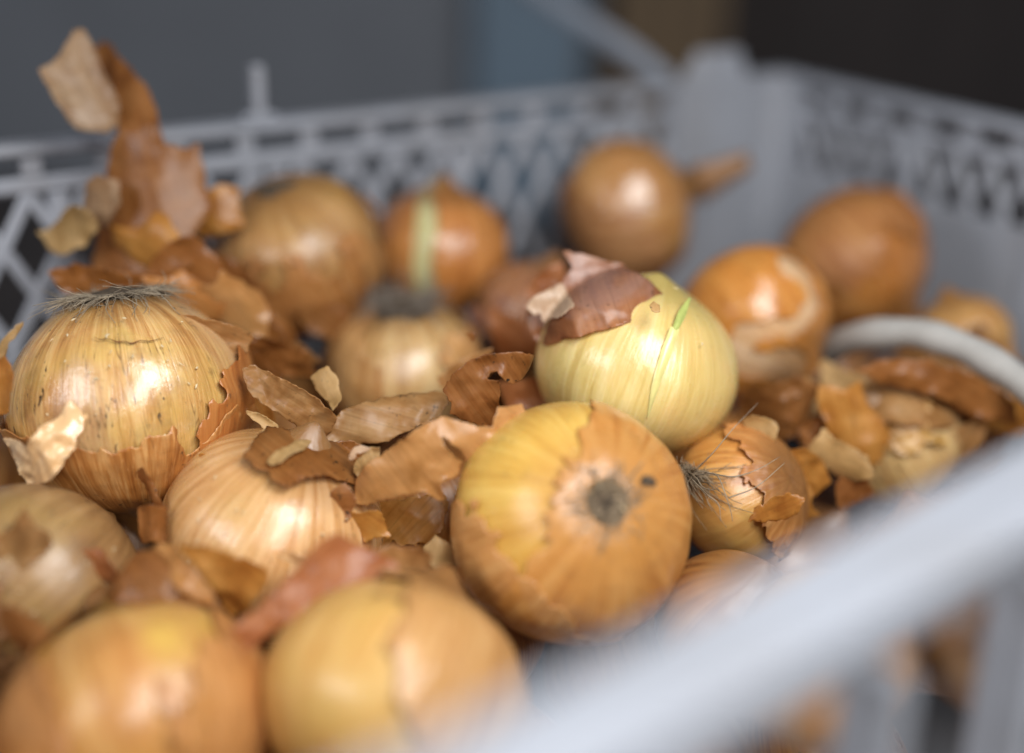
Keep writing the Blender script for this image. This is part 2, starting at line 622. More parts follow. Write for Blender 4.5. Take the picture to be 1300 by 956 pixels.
# ------------------------------------------------------------------ onions
def pdist(r, u, pts):
    """distance from (r, u) to a polyline"""
    d = np.full(np.shape(r), 9.0)
    for (a, b), (c, e) in zip(pts[:-1], pts[1:]):
        t = np.clip(((r - a) * (c - a) + (u - b) * (e - b)) / ((c - a) ** 2 + (e - b) ** 2), 0, 1)
        d = np.minimum(d, np.hypot(r - a - t * (c - a), u - b - t * (e - b)))
    return d


ONION = {}      # key -> (centre, radius)


def onion(key, label, u, v, d, rpx, axis, light, mid, dark, patch, seed, squash=.9, neck=.25, patch_amt=.4, dirt=.25,
          rough=.32, roots=0, root_len=.012, root_mat=None, plate=.010, stem=None, shells=(), vein=.35, bend=(0, 0), coat=.36,
          pole=(.20, .10, .035), wob=.055, root_spread=1.0, sss=.12, blush=None, flat=1.0, droop=.12, warm=(.98, .875, .71), group='onions heaped in the crate'):
    C = at(u, v, d)
    R = rpx * d * .01 / F
    ONION[key] = (C, R)
    Z = RT * axis[0] + UP * axis[1] + TW * axis[2]
    Z /= np.linalg.norm(Z)
    Y = TW - Z * (TW @ Z)
    if np.linalg.norm(Y) < .15:
        Y = UP - Z * (UP @ Z)
    Y /= np.linalg.norm(Y)
    X = np.cross(Y, Z)
    B = np.stack([X, Y, Z], 1)

    def surf(th, ph):
        """theta 0 at the neck, pi at the root; returns local points"""
        s, c = np.sin(th), np.cos(th)
        dirs = np.stack([s * np.cos(ph), s * np.sin(ph), c], -1)
        r = R * s * (1 - .40 * np.exp(-(th / .33) ** 2)) * (1 + wob * fbm(dirs * 1.2 + seed * 5.1, seed, 2))
        ring = np.stack([np.cos(ph) * 3.2, np.sin(ph) * 3.2, th * .5 + seed], -1)
        r = r * (1 + .008 * vnoise(ring, seed + 3) * s + .004 * vnoise(ring * 2.7, seed + 4) * s)
        z = R * squash * c + R * neck * np.exp(-(th / .26) ** 2) + R * .05 * np.exp(-((np.pi - th) / .22) ** 2)
        P = np.stack([r * np.cos(ph), r * np.sin(ph), z], -1)
        P[..., 0] += bend[0] * R * (z / R) ** 2
        P[..., 1] += bend[1] * R * (z / R) ** 2
        return P

    def grid(NT_, NP, offs=0.0):
        th = np.linspace(0.004, np.pi - .004, NT_)
        ph = np.linspace(0, 2 * np.pi, NP, endpoint=False)
        TH, PH = np.meshgrid(th, ph, indexing='ij')
        return TH, PH, surf(TH, PH)
    TH, PH, P = grid(56, 84)
    NTt, NP = TH.shape
    V = P.reshape(-1, 3)
    Fc = [(i * NP + j, (i + 1) * NP + j, (i + 1) * NP + (j + 1) % NP, i * NP + (j + 1) % NP) for i in range(NTt - 1) for j in range(NP)]
    Fc.append(tuple(range(NP)))
    Fc.append(tuple((NTt - 1) * NP + j for j in range(NP))[::-1])
    hz = R * squash
    M = onion_mat('onion_' + key, light, mid, dark, patch, patch_amt, dirt, rough, seed, vein, pole, hz, coat, sss, blush, warm)
    o = link('onion', mesh('onion', V, Fc), M)
    o.matrix_world = Matrix([[*B[i], C[i]] for i in range(3)] + [[0, 0, 0, 1]])
    tag(o, label, 'onion', group)
    to_cam = np.stack([RT, UP, TW], 0) @ B        # local -> camera frame
    for sh in shells:
        TH, PH, P = grid(110, 170)
        a, b = TH.shape
        dth = np.gradient(P, axis=0)
        dph = (np.roll(P, -1, 1) - np.roll(P, 1, 1))
        N = np.cross(dth, dph)
        N /= np.linalg.norm(N, axis=-1, keepdims=True) + 1e-12
        N *= np.sign((N * P).sum(-1, keepdims=True).mean())
        q = (P / R) @ to_cam.T
        nz = fbm((P / R) * sh.get('freq', 2.2) + seed * 3.7 + sh.get('seed', 0), seed + 11, 4)
        ln = np.stack([np.cos(PH) * 9, np.sin(PH) * 9, TH * 1.2], -1)
        nz = nz + .35 * fbm(ln, seed + 21, 3)
        s = sh['mask'](q[..., 0], q[..., 1], q[..., 2], TH, PH) + sh.get('amp', .25) * nz
        if plate:
            s = np.minimum(s, (np.pi - TH) * R / plate * .5 - .5 + .15 * nz)
        edge = np.exp(-np.clip(s, 0, None) / sh.get('edge', .10))
        lift = sh.get('off', .0007) + edge * sh.get('lift', .0012) * (1 + 1.0 * vnoise((P / R) * 4 + seed, seed + 31)) \
            + .0004 * (1 + fbm((P / R) * 6, seed + 41, 2))
        Q = P + N * lift[..., None]
        T = []
        for i in range(a - 1):
            for j in range(b):
                j2 = (j + 1) % b
                v0, v1, v2, v3 = i * b + j, (i + 1) * b + j, (i + 1) * b + j2, i * b + j2
                T.append((v0, v1, v2))
                T.append((v0, v2, v3))
        Vn, Tn, _ = clip_tris(Q.reshape(-1, 3), T, s.reshape(-1), np.zeros((a * b, 0)))
        if not Tn:
            continue
        c = sh['cols']
        sm = onion_mat('outer_skin_' + key, c[0], c[1], c[2], sh.get('patch', c[1]), sh.get('patch_amt', .3), sh.get('dirt', .25),
                       sh.get('rough', .4), seed + 5 + sh.get('seed', 0), sh.get('vein', .5), pole, hz, sh.get('coat', .15), .05, warm=(.98, .84, .68))
        so = link('outer_skin', mesh('outer_skin', Vn, Tn), sm, o)
        md = so.modifiers.new('thickness', 'SOLIDIFY')
        md.thickness, md.offset = .00028, 1
        if sh.get('label'):
            so['label'] = sh['label']
    rng = np.random.default_rng(seed + 100)
    base = surf(np.array([np.pi - .004]), np.array([0.0]))[0]
    if plate:
        # lumpy root plate
        V, Fc = [], []
        nr, na = 6, 18
        for i in range(nr):
            t = i / (nr - 1)
            for j in range(na):
                an = 2 * math.pi * j / na
                rr = plate * (1 - t * .96) * (1 + .42 * float(vnoise(np.array([math.cos(an) * 2.2, math.sin(an) * 2.2, seed + t]), seed)))
                V.append((base[0] + rr * math.cos(an), base[1] + rr * math.sin(an), base[2] + .0004 - plate * .28 * t ** .6 * (1 + .25 * math.sin(an * 5 + t * 7))))
        for i in range(nr - 1):
            for j in range(na):
                Fc.append((i * na + j, i * na + (j + 1) % na, (i + 1) * na + (j + 1) % na, (i + 1) * na + j))
        Fc.append(tuple((nr - 1) * na + j for j in range(na)))
        link('root_plate', mesh('root_plate', V, [f[::-1] for f in Fc]), M_plate, o)
    if roots:
        paths = []
        for k in range(roots):
            an, rr = rng.uniform(0, 2 * np.pi), plate * math.sqrt(rng.uniform(0.05, 1))
            x = np.array([base[0] + rr * math.cos(an), base[1] + rr * math.sin(an), base[2] - plate * .12])
            dv = np.array([math.cos(an) * root_spread * rng.uniform(.3, 1.5), math.sin(an) * root_spread * rng.uniform(.3, 1.5), -rng.uniform(.35, 1.0) * flat])
            dv /= np.linalg.norm(dv)
            L = root_len * rng.uniform(.35, 1.5)
            n = 9
            pts = [x]
            cv = rng.normal(size=3) * .6 * np.array([1, 1, min(1.0, flat * 1.6)])
            cv[2] += droop
            for i in range(n - 1):
                dv = dv + cv * .3 + rng.normal(size=3) * .22 * np.array([1, 1, min(1.0, flat * 1.6)])
                dv /= np.linalg.norm(dv)
                x = x + dv * L / (n - 1)
                pts.append(x)
            r0 = rng.uniform(.00012, .00030)
            paths.append((pts, np.linspace(r0, r0 * .35, n)))
        V, Fc = tubes(paths, 4)
        ro = link('roots', mesh('roots', V, Fc), root_mat or M_root, o)
        tag(ro, kind='stuff')
    if stem:
        L, r0, bx_, by_ = stem
        top = surf(np.array([.004]), np.array([0.0]))[0]
        n, na = 14, 18
        V, Fc = [], []
        for i in range(n):
            t = i / (n - 1)
            zc = top[2] - R * neck * .55 + (L + R * neck * .55) * t
            cx, cy = top[0] + bx_ * t * t, top[1] + by_ * t * t
            for j in range(na):
                an = 2 * math.pi * j / na + t * 1.2
                rr = r0 * (1 - .62 * t ** .7) * (1 + .28 * math.sin(an * 5 + seed) * (.4 + t) + .12 * math.sin(an * 11 + 3 * t))
                V.append((cx + rr * math.cos(an), cy + rr * .75 * math.sin(an), zc + .002 * t * math.sin(an * 3)))
        for i in range(n - 1):
            for j in range(na):
                Fc.append((i * na + j, i * na + (j + 1) % na, (i + 1) * na + (j + 1) % na, (i + 1) * na + j))
        Fc.append(tuple((n - 1) * na + j for j in range(na)))
        uv = [(j / na * .02, i / n * L) for i in range(n) for j in range(na)]
        link('stem', mesh('stem', V, Fc, uv=uv), M_stem, o)
    return o, B, C, R


GOLD = ((.66, .40, .14), (.52, .27, .075), (.36, .16, .04))
PEACH = ((.66, .41, .18), (.54, .29, .10), (.38, .175, .05))
TAN = ((.60, .41, .21), (.48, .28, .115), (.32, .165, .06))
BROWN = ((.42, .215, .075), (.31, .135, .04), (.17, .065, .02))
RUST = ((.46, .20, .055), (.34, .125, .03), (.19, .06, .016))
PALE = ((.74, .60, .33), (.62, .45, .19), (.44, .28, .09))
GREEN = ((.72, .63, .29), (.65, .54, .20), (.56, .43, .14))

# the sharp onions of the front and middle
onion('root_up', 'big golden onion with its dry grey root tuft pointing up, at left', 163, 508, 47.5, 149, (.10, -.97, -.12),
      (.68, .48, .235), (.54, .31, .12), (.33, .165, .055), (.64, .49, .16), 1, squash=.93, patch_amt=.55, dirt=.38, roots=420, root_len=.0135,
      plate=.0135, root_spread=2.6, flat=.16, droop=.25, vein=.85, rough=.28, coat=.8, blush=(.50, .335, .21),
      shells=[dict(mask=lambda r, u, t, th, ph: -u - .42 + .32 * np.abs(r + .05), cols=(PEACH[0], (.48, .23, .07), (.3, .12, .03)), amp=.2, lift=.0016),
              dict(mask=lambda r, u, t, th, ph: r * .95 - u * .42 - .80 + .0 * t, cols=((.52, .26, .09), (.40, .17, .05), (.26, .09, .025)), amp=.16, seed=3, off=.0012)])
onion('lowleft', 'brownish tan onion at the lower left edge under the curled glossy skin', 45, 748, 43, 138, (.4, .5, -.75),
      (.40, .265, .13), (.29, .175, .078), (.17, .095, .04), (.36, .26, .10), 2, patch_amt=.45, dirt=.5, plate=0, rough=.42,
      shells=[dict(mask=lambda r, u, t, th, ph: -r * .6 + t * .5 - .35 - .4 * u, cols=((.40, .24, .13), (.30, .16, .08), (.18, .09, .045)), amp=.3, dirt=.4)])
onion('pinkish', 'pale pinkish tan onion with bright highlights, right of the root-topped one', 345, 680, 45.5, 142, (.35, .80, .30),
      (.72, .50, .30), (.60, .36, .17), (.42, .22, .085), (.62, .46, .20), 3, squash=.95, patch_amt=.35, dirt=.12, vein=.4, rough=.26, plate=0, coat=.6)
onion('front', 'golden onion in front with its dark round root end facing out', 724, 660, 43.5, 150, (-.26, -.27, -.93),
      (.74, .55, .18), (.66, .44, .11), (.50, .29, .065), (.72, .58, .17), 4, squash=.95, patch_amt=.5, dirt=.06, roots=300, root_len=.0085,
      root_mat=M_rootd, plate=.0068, root_spread=1.8, flat=.45, droop=.25, vein=.25, rough=.3, coat=.45, pole=(.46, .25, .08),
      shells=[dict(mask=lambda r, u, t, th, ph: r * .8 + .16 - .35 * u * (r < .2) , cols=((.66, .39, .15), (.56, .285, .085), (.40, .17, .045)), amp=.24, freq=1.6, lift=.0003, off=.0004, rough=.3, coat=.4, dirt=.08, vein=.25),
              dict(mask=lambda r, u, t, th, ph: -r * .6 - u * .7 - .42, cols=((.66, .42, .19), (.56, .31, .12), (.42, .2, .06)), amp=.3, seed=2, freq=1.6, lift=.0003, off=.0004, rough=.3, coat=.4, dirt=.05, vein=.25)])
onion('botc', 'smooth pale golden onion at the bottom edge, below the reddish skin strip', 497, 890, 38.5, 168, (.35, .8, -.5),
      (.66, .46, .20), (.60, .38, .135), (.48, .27, .08), (.62, .44, .15), 5, squash=.88, patch_amt=.6, dirt=.04, plate=0, rough=.36, vein=.15,
      shells=[dict(mask=lambda r, u, t, th, ph: r * .7 + u * .3 - .12, cols=((.60, .40, .20), (.52, .31, .13), (.38, .2, .075)), amp=.45, freq=1.5)])
onion('botl', 'golden onion with a yellow patch at the bottom left corner', 178, 922, 38.5, 172, (-.4, .8, -.45),
      (.64, .40, .17), (.54, .30, .105), (.40, .19, .055), (.68, .50, .13), 6, squash=.87, patch_amt=.75, dirt=.08, plate=0, rough=.38, vein=.2,
      shells=[dict(mask=lambda r, u, t, th, ph: np.abs(r - .1) - .30 - .2 * u, cols=((.58, .34, .15), (.48, .25, .09), (.34, .15, .05)), amp=.4, freq=1.5)])
onion('peel', 'peeled yellow green onion with a green sprout streak, highest in the middle', 811, 466, 49.5, 129, (.28, .90, .20),
      GREEN[0], GREEN[1], GREEN[2], (.72, .50, .20), 7, squash=.88, neck=.07, patch_amt=.5, dirt=.03, roots=90, root_len=.011,
      plate=.0075, vein=.12, rough=.24, coat=.4, pole=(.40, .33, .10), bend=(.10, 0), wob=.035, sss=.2, warm=(1, .93, .9))
onion('behroot', 'blurred onion with a dark grey root tuft on top, behind the tan skins', 512, 468, 56, 98, (.0, -.93, -.38),
      (.62, .48, .28), (.46, .30, .135), (.30, .17, .07), (.60, .50, .32), 8, patch_amt=.6, dirt=.3, roots=300, root_len=.012, plate=.011,
      root_mat=plain_mat('grey_roots', (.20, .165, .13), .85, .4, 160, .3), root_spread=2.2,
      shells=[dict(mask=lambda r, u, t, th, ph: np.abs(r - .15) * .9 - .32 - u * .2, cols=TAN, amp=.3)])
onion('tanback', 'big dull tan onion against the left part of the back wall', 378, 322, 57, 110, (.25, -.75, -.5),
      (.47, .31, .15), (.37, .215, .085), (.25, .13, .045), (.42, .27, .09), 9, patch_amt=.4, dirt=.3, wob=.085, shells=[dict(mask=lambda r, u, t, th, ph: -u * .7 + r * .4 - .1, cols=((.46, .27, .11), (.36, .18, .06), (.24, .1, .03)), amp=.5, rough=.5, coat=.05)], plate=.009, rough=.38)
onion('stripe', 'orange brown onion split by a pale green stripe, by the back wall', 558, 318, 62, 86, (.02, .96, .25),
      (.62, .60, .34), (.54, .50, .25), (.44, .38, .16), (.56, .46, .22), 10, patch_amt=.3, dirt=.02, neck=.2, plate=0, rough=.3, warm=(1, 1, 1),
      shells=[dict(mask=lambda r, u, t, th, ph: np.abs(r + .16 - .03 * u) - .13 + (t < 0) * 1.0, cols=((.58, .31, .12), (.46, .205, .06), (.30, .11, .028)), amp=.09, lift=.0006, coat=.4, rough=.3)])
onion('far', 'shiny brown onion with a long dry neck, nearest the far corner', 795, 264, 66, 90, (.93, .33, -.12),
      (.52, .33, .16), (.41, .22, .085), (.27, .12, .04), (.40, .24, .09), 11, patch_amt=.4, dirt=.15, neck=.35, wob=.085, plate=0, rough=.24, coat=.6,
      shells=[dict(mask=lambda r, u, t, th, ph: -u * .8 - r * .4 - .2, cols=((.44, .27, .14), (.34, .18, .08), (.22, .1, .04)), amp=.4, rough=.55, coat=.0)],
      stem=(.020, .0095, .002, .004))
onion('right', 'dark orange brown onion below the right wall of the crate', 1085, 335, 64, 99, (.62, -.72, .25),
      (.46, .24, .085), (.37, .155, .04), (.24, .085, .02), (.42, .20, .06), 12, patch_amt=.4, dirt=.25, neck=.3, wob=.085, plate=0, rough=.26, coat=.5,
      shells=[dict(mask=lambda r, u, t, th, ph: u * .7 - r * .5 - .1, cols=((.42, .23, .09), (.33, .15, .05), (.21, .08, .025)), amp=.4, rough=.5, coat=.05)],
      stem=(.016, .008, .0, .002))
onion('orange', 'bright orange onion with a whitish sheen painted as a skin gap, behind the peeled one', 955, 410, 57, 98, (.62, -.62, .45),
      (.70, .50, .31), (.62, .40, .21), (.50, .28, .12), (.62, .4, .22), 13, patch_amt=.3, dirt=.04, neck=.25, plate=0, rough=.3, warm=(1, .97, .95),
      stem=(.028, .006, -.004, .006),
      shells=[dict(mask=lambda r, u, t, th, ph: np.where(t > 0, np.minimum(pdist(r, u, [(.30, .66), (.56, .52), (.62, .25), (.42, .0), (-.1, -.08)]) - .10, pdist(r, u, [(-.25, -.2), (-.5, -.42), (-.1, -.5), (.35, -.5)]) - .17), 1.0),  # pale body in this curved gap is a painted sheen
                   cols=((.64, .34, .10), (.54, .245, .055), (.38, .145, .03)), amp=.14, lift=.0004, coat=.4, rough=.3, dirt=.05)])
onion('garlic', 'straw coloured onion in loose papery skin, beside the front rim at right', 1138, 560, 54, 84, (-.5, .6, .5),
      PALE[0], (.52, .36, .17), (.36, .22, .09), (.62, .46, .26), 14, patch_amt=.5, dirt=.25, plate=0, rough=.45,
      shells=[dict(mask=lambda r, u, t, th, ph: u * .6 - r * .4 - .1, cols=((.56, .40, .16), (.46, .29, .09), (.30, .17, .05)), amp=.3, lift=.0022)])
onion('hidden', 'small orange onion crossed by stray roots, low beside the front rim', 938, 630, 48.6, 88, (-.6, -.3, -.5),
      (.66, .40, .15), (.57, .29, .085), (.42, .18, .045), (.68, .48, .17), 15, patch_amt=.6, dirt=.08, plate=0, rough=.36,
      shells=[dict(mask=lambda r, u, t, th, ph: r * .8 + u * .3 - .15, cols=((.58, .33, .13), (.48, .23, .075), (.32, .13, .035)), amp=.4)])
onion('rskin', 'brown onion with ragged dark skin at the right, under the grey cord', 1195, 525, 58, 92, (.3, .8, .3),
      BROWN[0], BROWN[1], BROWN[2], (.38, .26, .10), 16, patch_amt=.5, dirt=.4, plate=0, rough=.45,
      shells=[dict(mask=lambda r, u, t, th, ph: .1 - r * .3, cols=((.34, .22, .09), (.25, .13, .045), (.14, .06, .02)), amp=.5, lift=.004)])
onion('shell', 'amber onion in the middle under the broken peach skin', 545, 655, 49.5, 116, (-.2, .9, .3),
      (.50, .27, .085), (.40, .185, .05), (.26, .105, .026), (.48, .30, .10), 17, patch_amt=.4, dirt=.15, plate=0, rough=.34, vein=.8)
onion('shade', 'shaded reddish brown onion behind the whitish purple skin', 678, 398, 59, 74, (.3, .8, .1),
      (.36, .20, .12), (.28, .13, .07), (.17, .075, .04), (.34, .18, .09), 18, patch_amt=.4, dirt=.2, plate=0)
onion('lback', 'dark rusty onion hidden behind the upright skins at left', 232, 425, 56, 104, (.2, .7, .1),
      RUST[0], RUST[1], RUST[2], (.30, .14, .05), 19, patch_amt=.4, dirt=.35, plate=0, rough=.45)
onion('farright', 'small tan onion beside the right wall, above the grey cord', 1222, 430, 60, 62, (-.3, .8, .1),
      (.52, .34, .15), (.42, .25, .10), (.28, .15, .05), (.5, .36, .14), 20, patch_amt=.4, dirt=.2, plate=0)
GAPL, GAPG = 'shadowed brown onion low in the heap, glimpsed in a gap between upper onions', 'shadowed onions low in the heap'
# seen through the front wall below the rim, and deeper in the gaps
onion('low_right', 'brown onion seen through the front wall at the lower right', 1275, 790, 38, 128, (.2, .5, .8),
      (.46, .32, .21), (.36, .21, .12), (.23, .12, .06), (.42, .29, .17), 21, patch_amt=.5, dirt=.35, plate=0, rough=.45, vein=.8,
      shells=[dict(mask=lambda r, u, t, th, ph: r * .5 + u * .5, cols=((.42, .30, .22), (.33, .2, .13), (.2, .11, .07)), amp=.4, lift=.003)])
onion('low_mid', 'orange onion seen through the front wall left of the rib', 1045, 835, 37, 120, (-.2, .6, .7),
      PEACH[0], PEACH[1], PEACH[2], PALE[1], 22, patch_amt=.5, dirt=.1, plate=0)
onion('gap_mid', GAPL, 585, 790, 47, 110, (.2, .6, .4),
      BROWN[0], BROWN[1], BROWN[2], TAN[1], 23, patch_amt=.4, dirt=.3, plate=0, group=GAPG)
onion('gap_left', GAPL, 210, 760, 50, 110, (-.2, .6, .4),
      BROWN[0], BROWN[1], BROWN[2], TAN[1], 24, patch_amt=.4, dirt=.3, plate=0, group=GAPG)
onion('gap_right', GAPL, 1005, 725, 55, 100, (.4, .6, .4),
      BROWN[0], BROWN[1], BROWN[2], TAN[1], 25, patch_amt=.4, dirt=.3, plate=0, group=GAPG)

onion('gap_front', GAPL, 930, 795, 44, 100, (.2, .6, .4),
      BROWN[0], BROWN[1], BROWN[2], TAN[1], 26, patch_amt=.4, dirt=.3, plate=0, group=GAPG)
# the lower layer: copies dropped into whatever room the upper onions leave
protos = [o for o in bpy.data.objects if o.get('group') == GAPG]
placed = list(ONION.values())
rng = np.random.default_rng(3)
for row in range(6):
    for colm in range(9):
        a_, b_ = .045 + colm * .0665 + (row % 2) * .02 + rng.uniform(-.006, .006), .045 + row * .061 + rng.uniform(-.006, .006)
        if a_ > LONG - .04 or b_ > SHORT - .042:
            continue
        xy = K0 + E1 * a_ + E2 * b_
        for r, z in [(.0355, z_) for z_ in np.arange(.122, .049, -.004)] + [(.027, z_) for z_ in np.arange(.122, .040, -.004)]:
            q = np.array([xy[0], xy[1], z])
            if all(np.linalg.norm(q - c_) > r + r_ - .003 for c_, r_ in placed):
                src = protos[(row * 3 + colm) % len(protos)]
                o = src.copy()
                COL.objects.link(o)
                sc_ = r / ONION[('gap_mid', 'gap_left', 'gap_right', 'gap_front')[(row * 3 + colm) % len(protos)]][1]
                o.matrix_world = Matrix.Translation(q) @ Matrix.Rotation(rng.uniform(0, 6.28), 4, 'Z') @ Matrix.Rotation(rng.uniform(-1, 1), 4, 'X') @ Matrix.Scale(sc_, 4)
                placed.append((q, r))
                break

# green sprout and long stray roots of the peeled onion
def surf_depth(key, u, v):
    """depth (cm) of the ball's near side under a pixel; beyond its outline the outline's depth"""
    C, R = ONION[key]
    ray = RT * ((u - 650) / F) - UP * ((v - 433) / F) + fwd
    oc = CAM - C
    a, b, c = ray @ ray, ray @ oc, oc @ oc - R * R
    D = b * b - a * c
    return 100 * ((-b - math.sqrt(max(D, 0))) / a)


M_spr = plain_mat('green_sprout', (.42, .47, .13), .35, .2, 200, .1, .3)
M_sprp = plain_mat('pale_sprout', (.66, .60, .23), .35, .12, 200, .1, .3)
peel = [o for o in bpy.data.objects if o.get('label', '').startswith('peeled yellow')][0]


def ribbon_on(key, pts, widths, m, parent, name, lift=.06):
    P = smooth_path([(u, v, 0) for u, v in pts], 24)
    wv = np.interp(np.linspace(0, 1, 24), np.linspace(0, 1, len(widths)), widths)
    V, Fc = [], []
    for i in range(24):
        t = P[min(i + 1, 23)] - P[max(i - 1, 0)]
        nn = np.array([-t[1], t[0]]) / (np.hypot(t[0], t[1]) + 1e-9)
        for k, (s, h) in enumerate(((-1, -.02), (-.5, lift), (0, lift * 1.4), (.5, lift), (1, -.02))):
            u, v = P[i][0] + nn[0] * s * wv[i], P[i][1] + nn[1] * s * wv[i]
            V.append(at(u, v, surf_depth(key, u, v) - h))
    for i in range(23):
        for k in range(4):
            Fc.append((i * 5 + k, i * 5 + k + 1, (i + 1) * 5 + k + 1, (i + 1) * 5 + k))
    o = link(name, mesh(name, V, Fc), m, parent)
    o.matrix_parent_inverse = parent.matrix_world.inverted()
    return o


bpy.context.view_layer.update()
ribbon_on('peel', [(876, 378), (866, 398), (857, 418)], [1.5, 5.5, 4], M_spr, peel, 'sprout', .04)
ribbon_on('peel', [(857, 416), (845, 450), (832, 490), (822, 530)], [6, 7, 5, 1], M_sprp, peel, 'sprout_sheath', .025)
rootup = [o for o in bpy.data.objects if o.get('label', '').startswith('big golden onion')][0]
M_crack = plain_mat('red_brown_crack', (.17, .05, .015), .7, .4, 300, .3)
ribbon_on('root_up', [(118, 427), (128, 431), (138, 430), (149, 434), (158, 433), (167, 436), (178, 432), (190, 433), (208, 428)], [.1, .5, .25, .8, .3, .9, .35, .5, .1], M_crack, rootup, 'crack', .02)
frontal = [o for o in bpy.data.objects if o.get('label', '').startswith('golden onion in front')][0]
ribbon_on('front', [(815, 606), (819, 609), (824, 610), (829, 611), (832, 609)], [3, 7, 6, 7, 2], M_plate, frontal, 'soil_spot', .03)
st = [[(878, 598, 46.4), (900, 600, 45.6), (930, 605, 45), (962, 596, 45), (990, 580, 45.5)],
      [(880, 604, 46.2), (908, 602, 45.2), (920, 625, 44.6), (928, 650, 44.5), (930, 662, 44.5)],
      [(880, 600, 46.2), (905, 575, 45.5), (930, 545, 46), (962, 512, 47)],
      [(876, 606, 46), (898, 628, 44.8), (912, 640, 44.6), (915, 662, 44.4)],
      [(925, 632, 44.5), (960, 618, 44.6), (996, 588, 45.2)],
      [(884, 606, 46), (892, 618, 45.4), (905, 622, 45.0), (915, 616, 44.8)]]
V, Fc = tubes([(np.array([at(*q) for q in smooth_path(pp, 18)]), np.linspace(.00024, .00010, 18)) for pp in st], 5)
rng = np.random.default_rng(44)
tuft = []
for _ in range(130):
    u0, v0 = 868 + rng.normal() * 7, 595 + rng.normal() * 3.5
    pts = [(u0, v0, 46.9)]
    du, dv = rng.normal() * 5 + 1.5, 3 + rng.uniform(-1, 4)
    for q in range(6):
        du, dv = du + rng.normal() * 2.2, dv + rng.normal() * 2.0 - .3
        pts.append((pts[-1][0] + du, pts[-1][1] + dv, pts[-1][2] - .10 + rng.normal() * .12))
    tuft.append((np.array([at(*q) for q in pts]), np.linspace(.00026, .0001, 7)))
Vt, Ft = tubes(tuft, 4)
to = link('roots', mesh('roots', Vt, Ft), M_rootd, peel)
to.matrix_parent_inverse = peel.matrix_world.inverted()
tag(to, kind='stuff')
so = link('stray_root', mesh('stray_root', V, Fc), M_root, peel)
so.matrix_parent_inverse = peel.matrix_world.inverted()


# ------------------------------------------------------------------ loose skins
def poly_sd(P, poly):
    """signed distance to a polygon, positive inside"""
    n = len(poly)
    d = np.full(len(P), 1e9)
    ins = np.zeros(len(P), bool)
    for i in range(n):
        a, b = poly[i], poly[(i + 1) % n]
        ab = b - a
        t = np.clip(((P - a) @ ab) / (ab @ ab + 1e-12), 0, 1)
        d = np.minimum(d, np.linalg.norm(P - (a + t[:, None] * ab), axis=1))
        c = ((a[1] > P[:, 1]) != (b[1] > P[:, 1])) & (P[:, 0] < (b[0] - a[0]) * (P[:, 1] - a[1]) / (b[1] - a[1] + 1e-12) + a[0])
        ins ^= c
    return np.where(ins, d, -d)


MATS = {}


def smat(key):
    if key in MATS:
        return MATS[key]
    c = {'tan': ((.58, .40, .21), (.46, .27, .115), (.30, .15, .055)),
         'peach': ((.64, .39, .17), (.54, .285, .10), (.40, .18, .055)),
         'gold': ((.66, .40, .13), (.54, .28, .07), (.36, .155, .035)),
         'brown': ((.44, .235, .095), (.33, .15, .05), (.19, .075, .024)),
         'rust': ((.46, .24, .09), (.35, .16, .05), (.20, .082, .025)),
         'dark': ((.27, .15, .07), (.19, .095, .04), (.10, .045, .02)),
         'straw': ((.68, .55, .32), (.56, .42, .21), (.40, .27, .11)),
         'white': ((.78, .70, .62), (.68, .57, .47), (.52, .38, .28)),
         'purple': ((.50, .28, .16), (.40, .195, .10), (.25, .105, .06)),
         'red': ((.54, .27, .13), (.42, .175, .07), (.27, .095, .035)),
         'flap': ((.70, .47, .23), (.62, .385, .165), (.49, .275, .10)),
         'lining': ((.50, .40, .30), (.40, .28, .18), (.30, .17, .09)),
         'glow': ((.86, .70, .50), (.78, .58, .36), (.62, .40, .20))}[key]
    kw = dict(tan=dict(), peach=dict(coat=.3, spots=.05), gold=dict(coat=.3, spots=.1), brown=dict(spots=.35), rust=dict(spots=.3), dark=dict(spots=.5),
              straw=dict(rough=.55), white=dict(rough=.35, spots=.1), purple=dict(pale=(.56, .42, .40), pale_amt=.35, coat=.35, rough=.34),
              lining=dict(), flap=dict(coat=.35, rough=.32, spots=.03), red=dict(coat=.3, spots=.05), glow=dict(coat=.9, rough=.24, spots=.06, transl=.18))[key]
    MATS[key] = skin_mat('skin_' + key, *c, seed=len(MATS) + 1, **kw)
    return MATS[key]


NSK = [0]


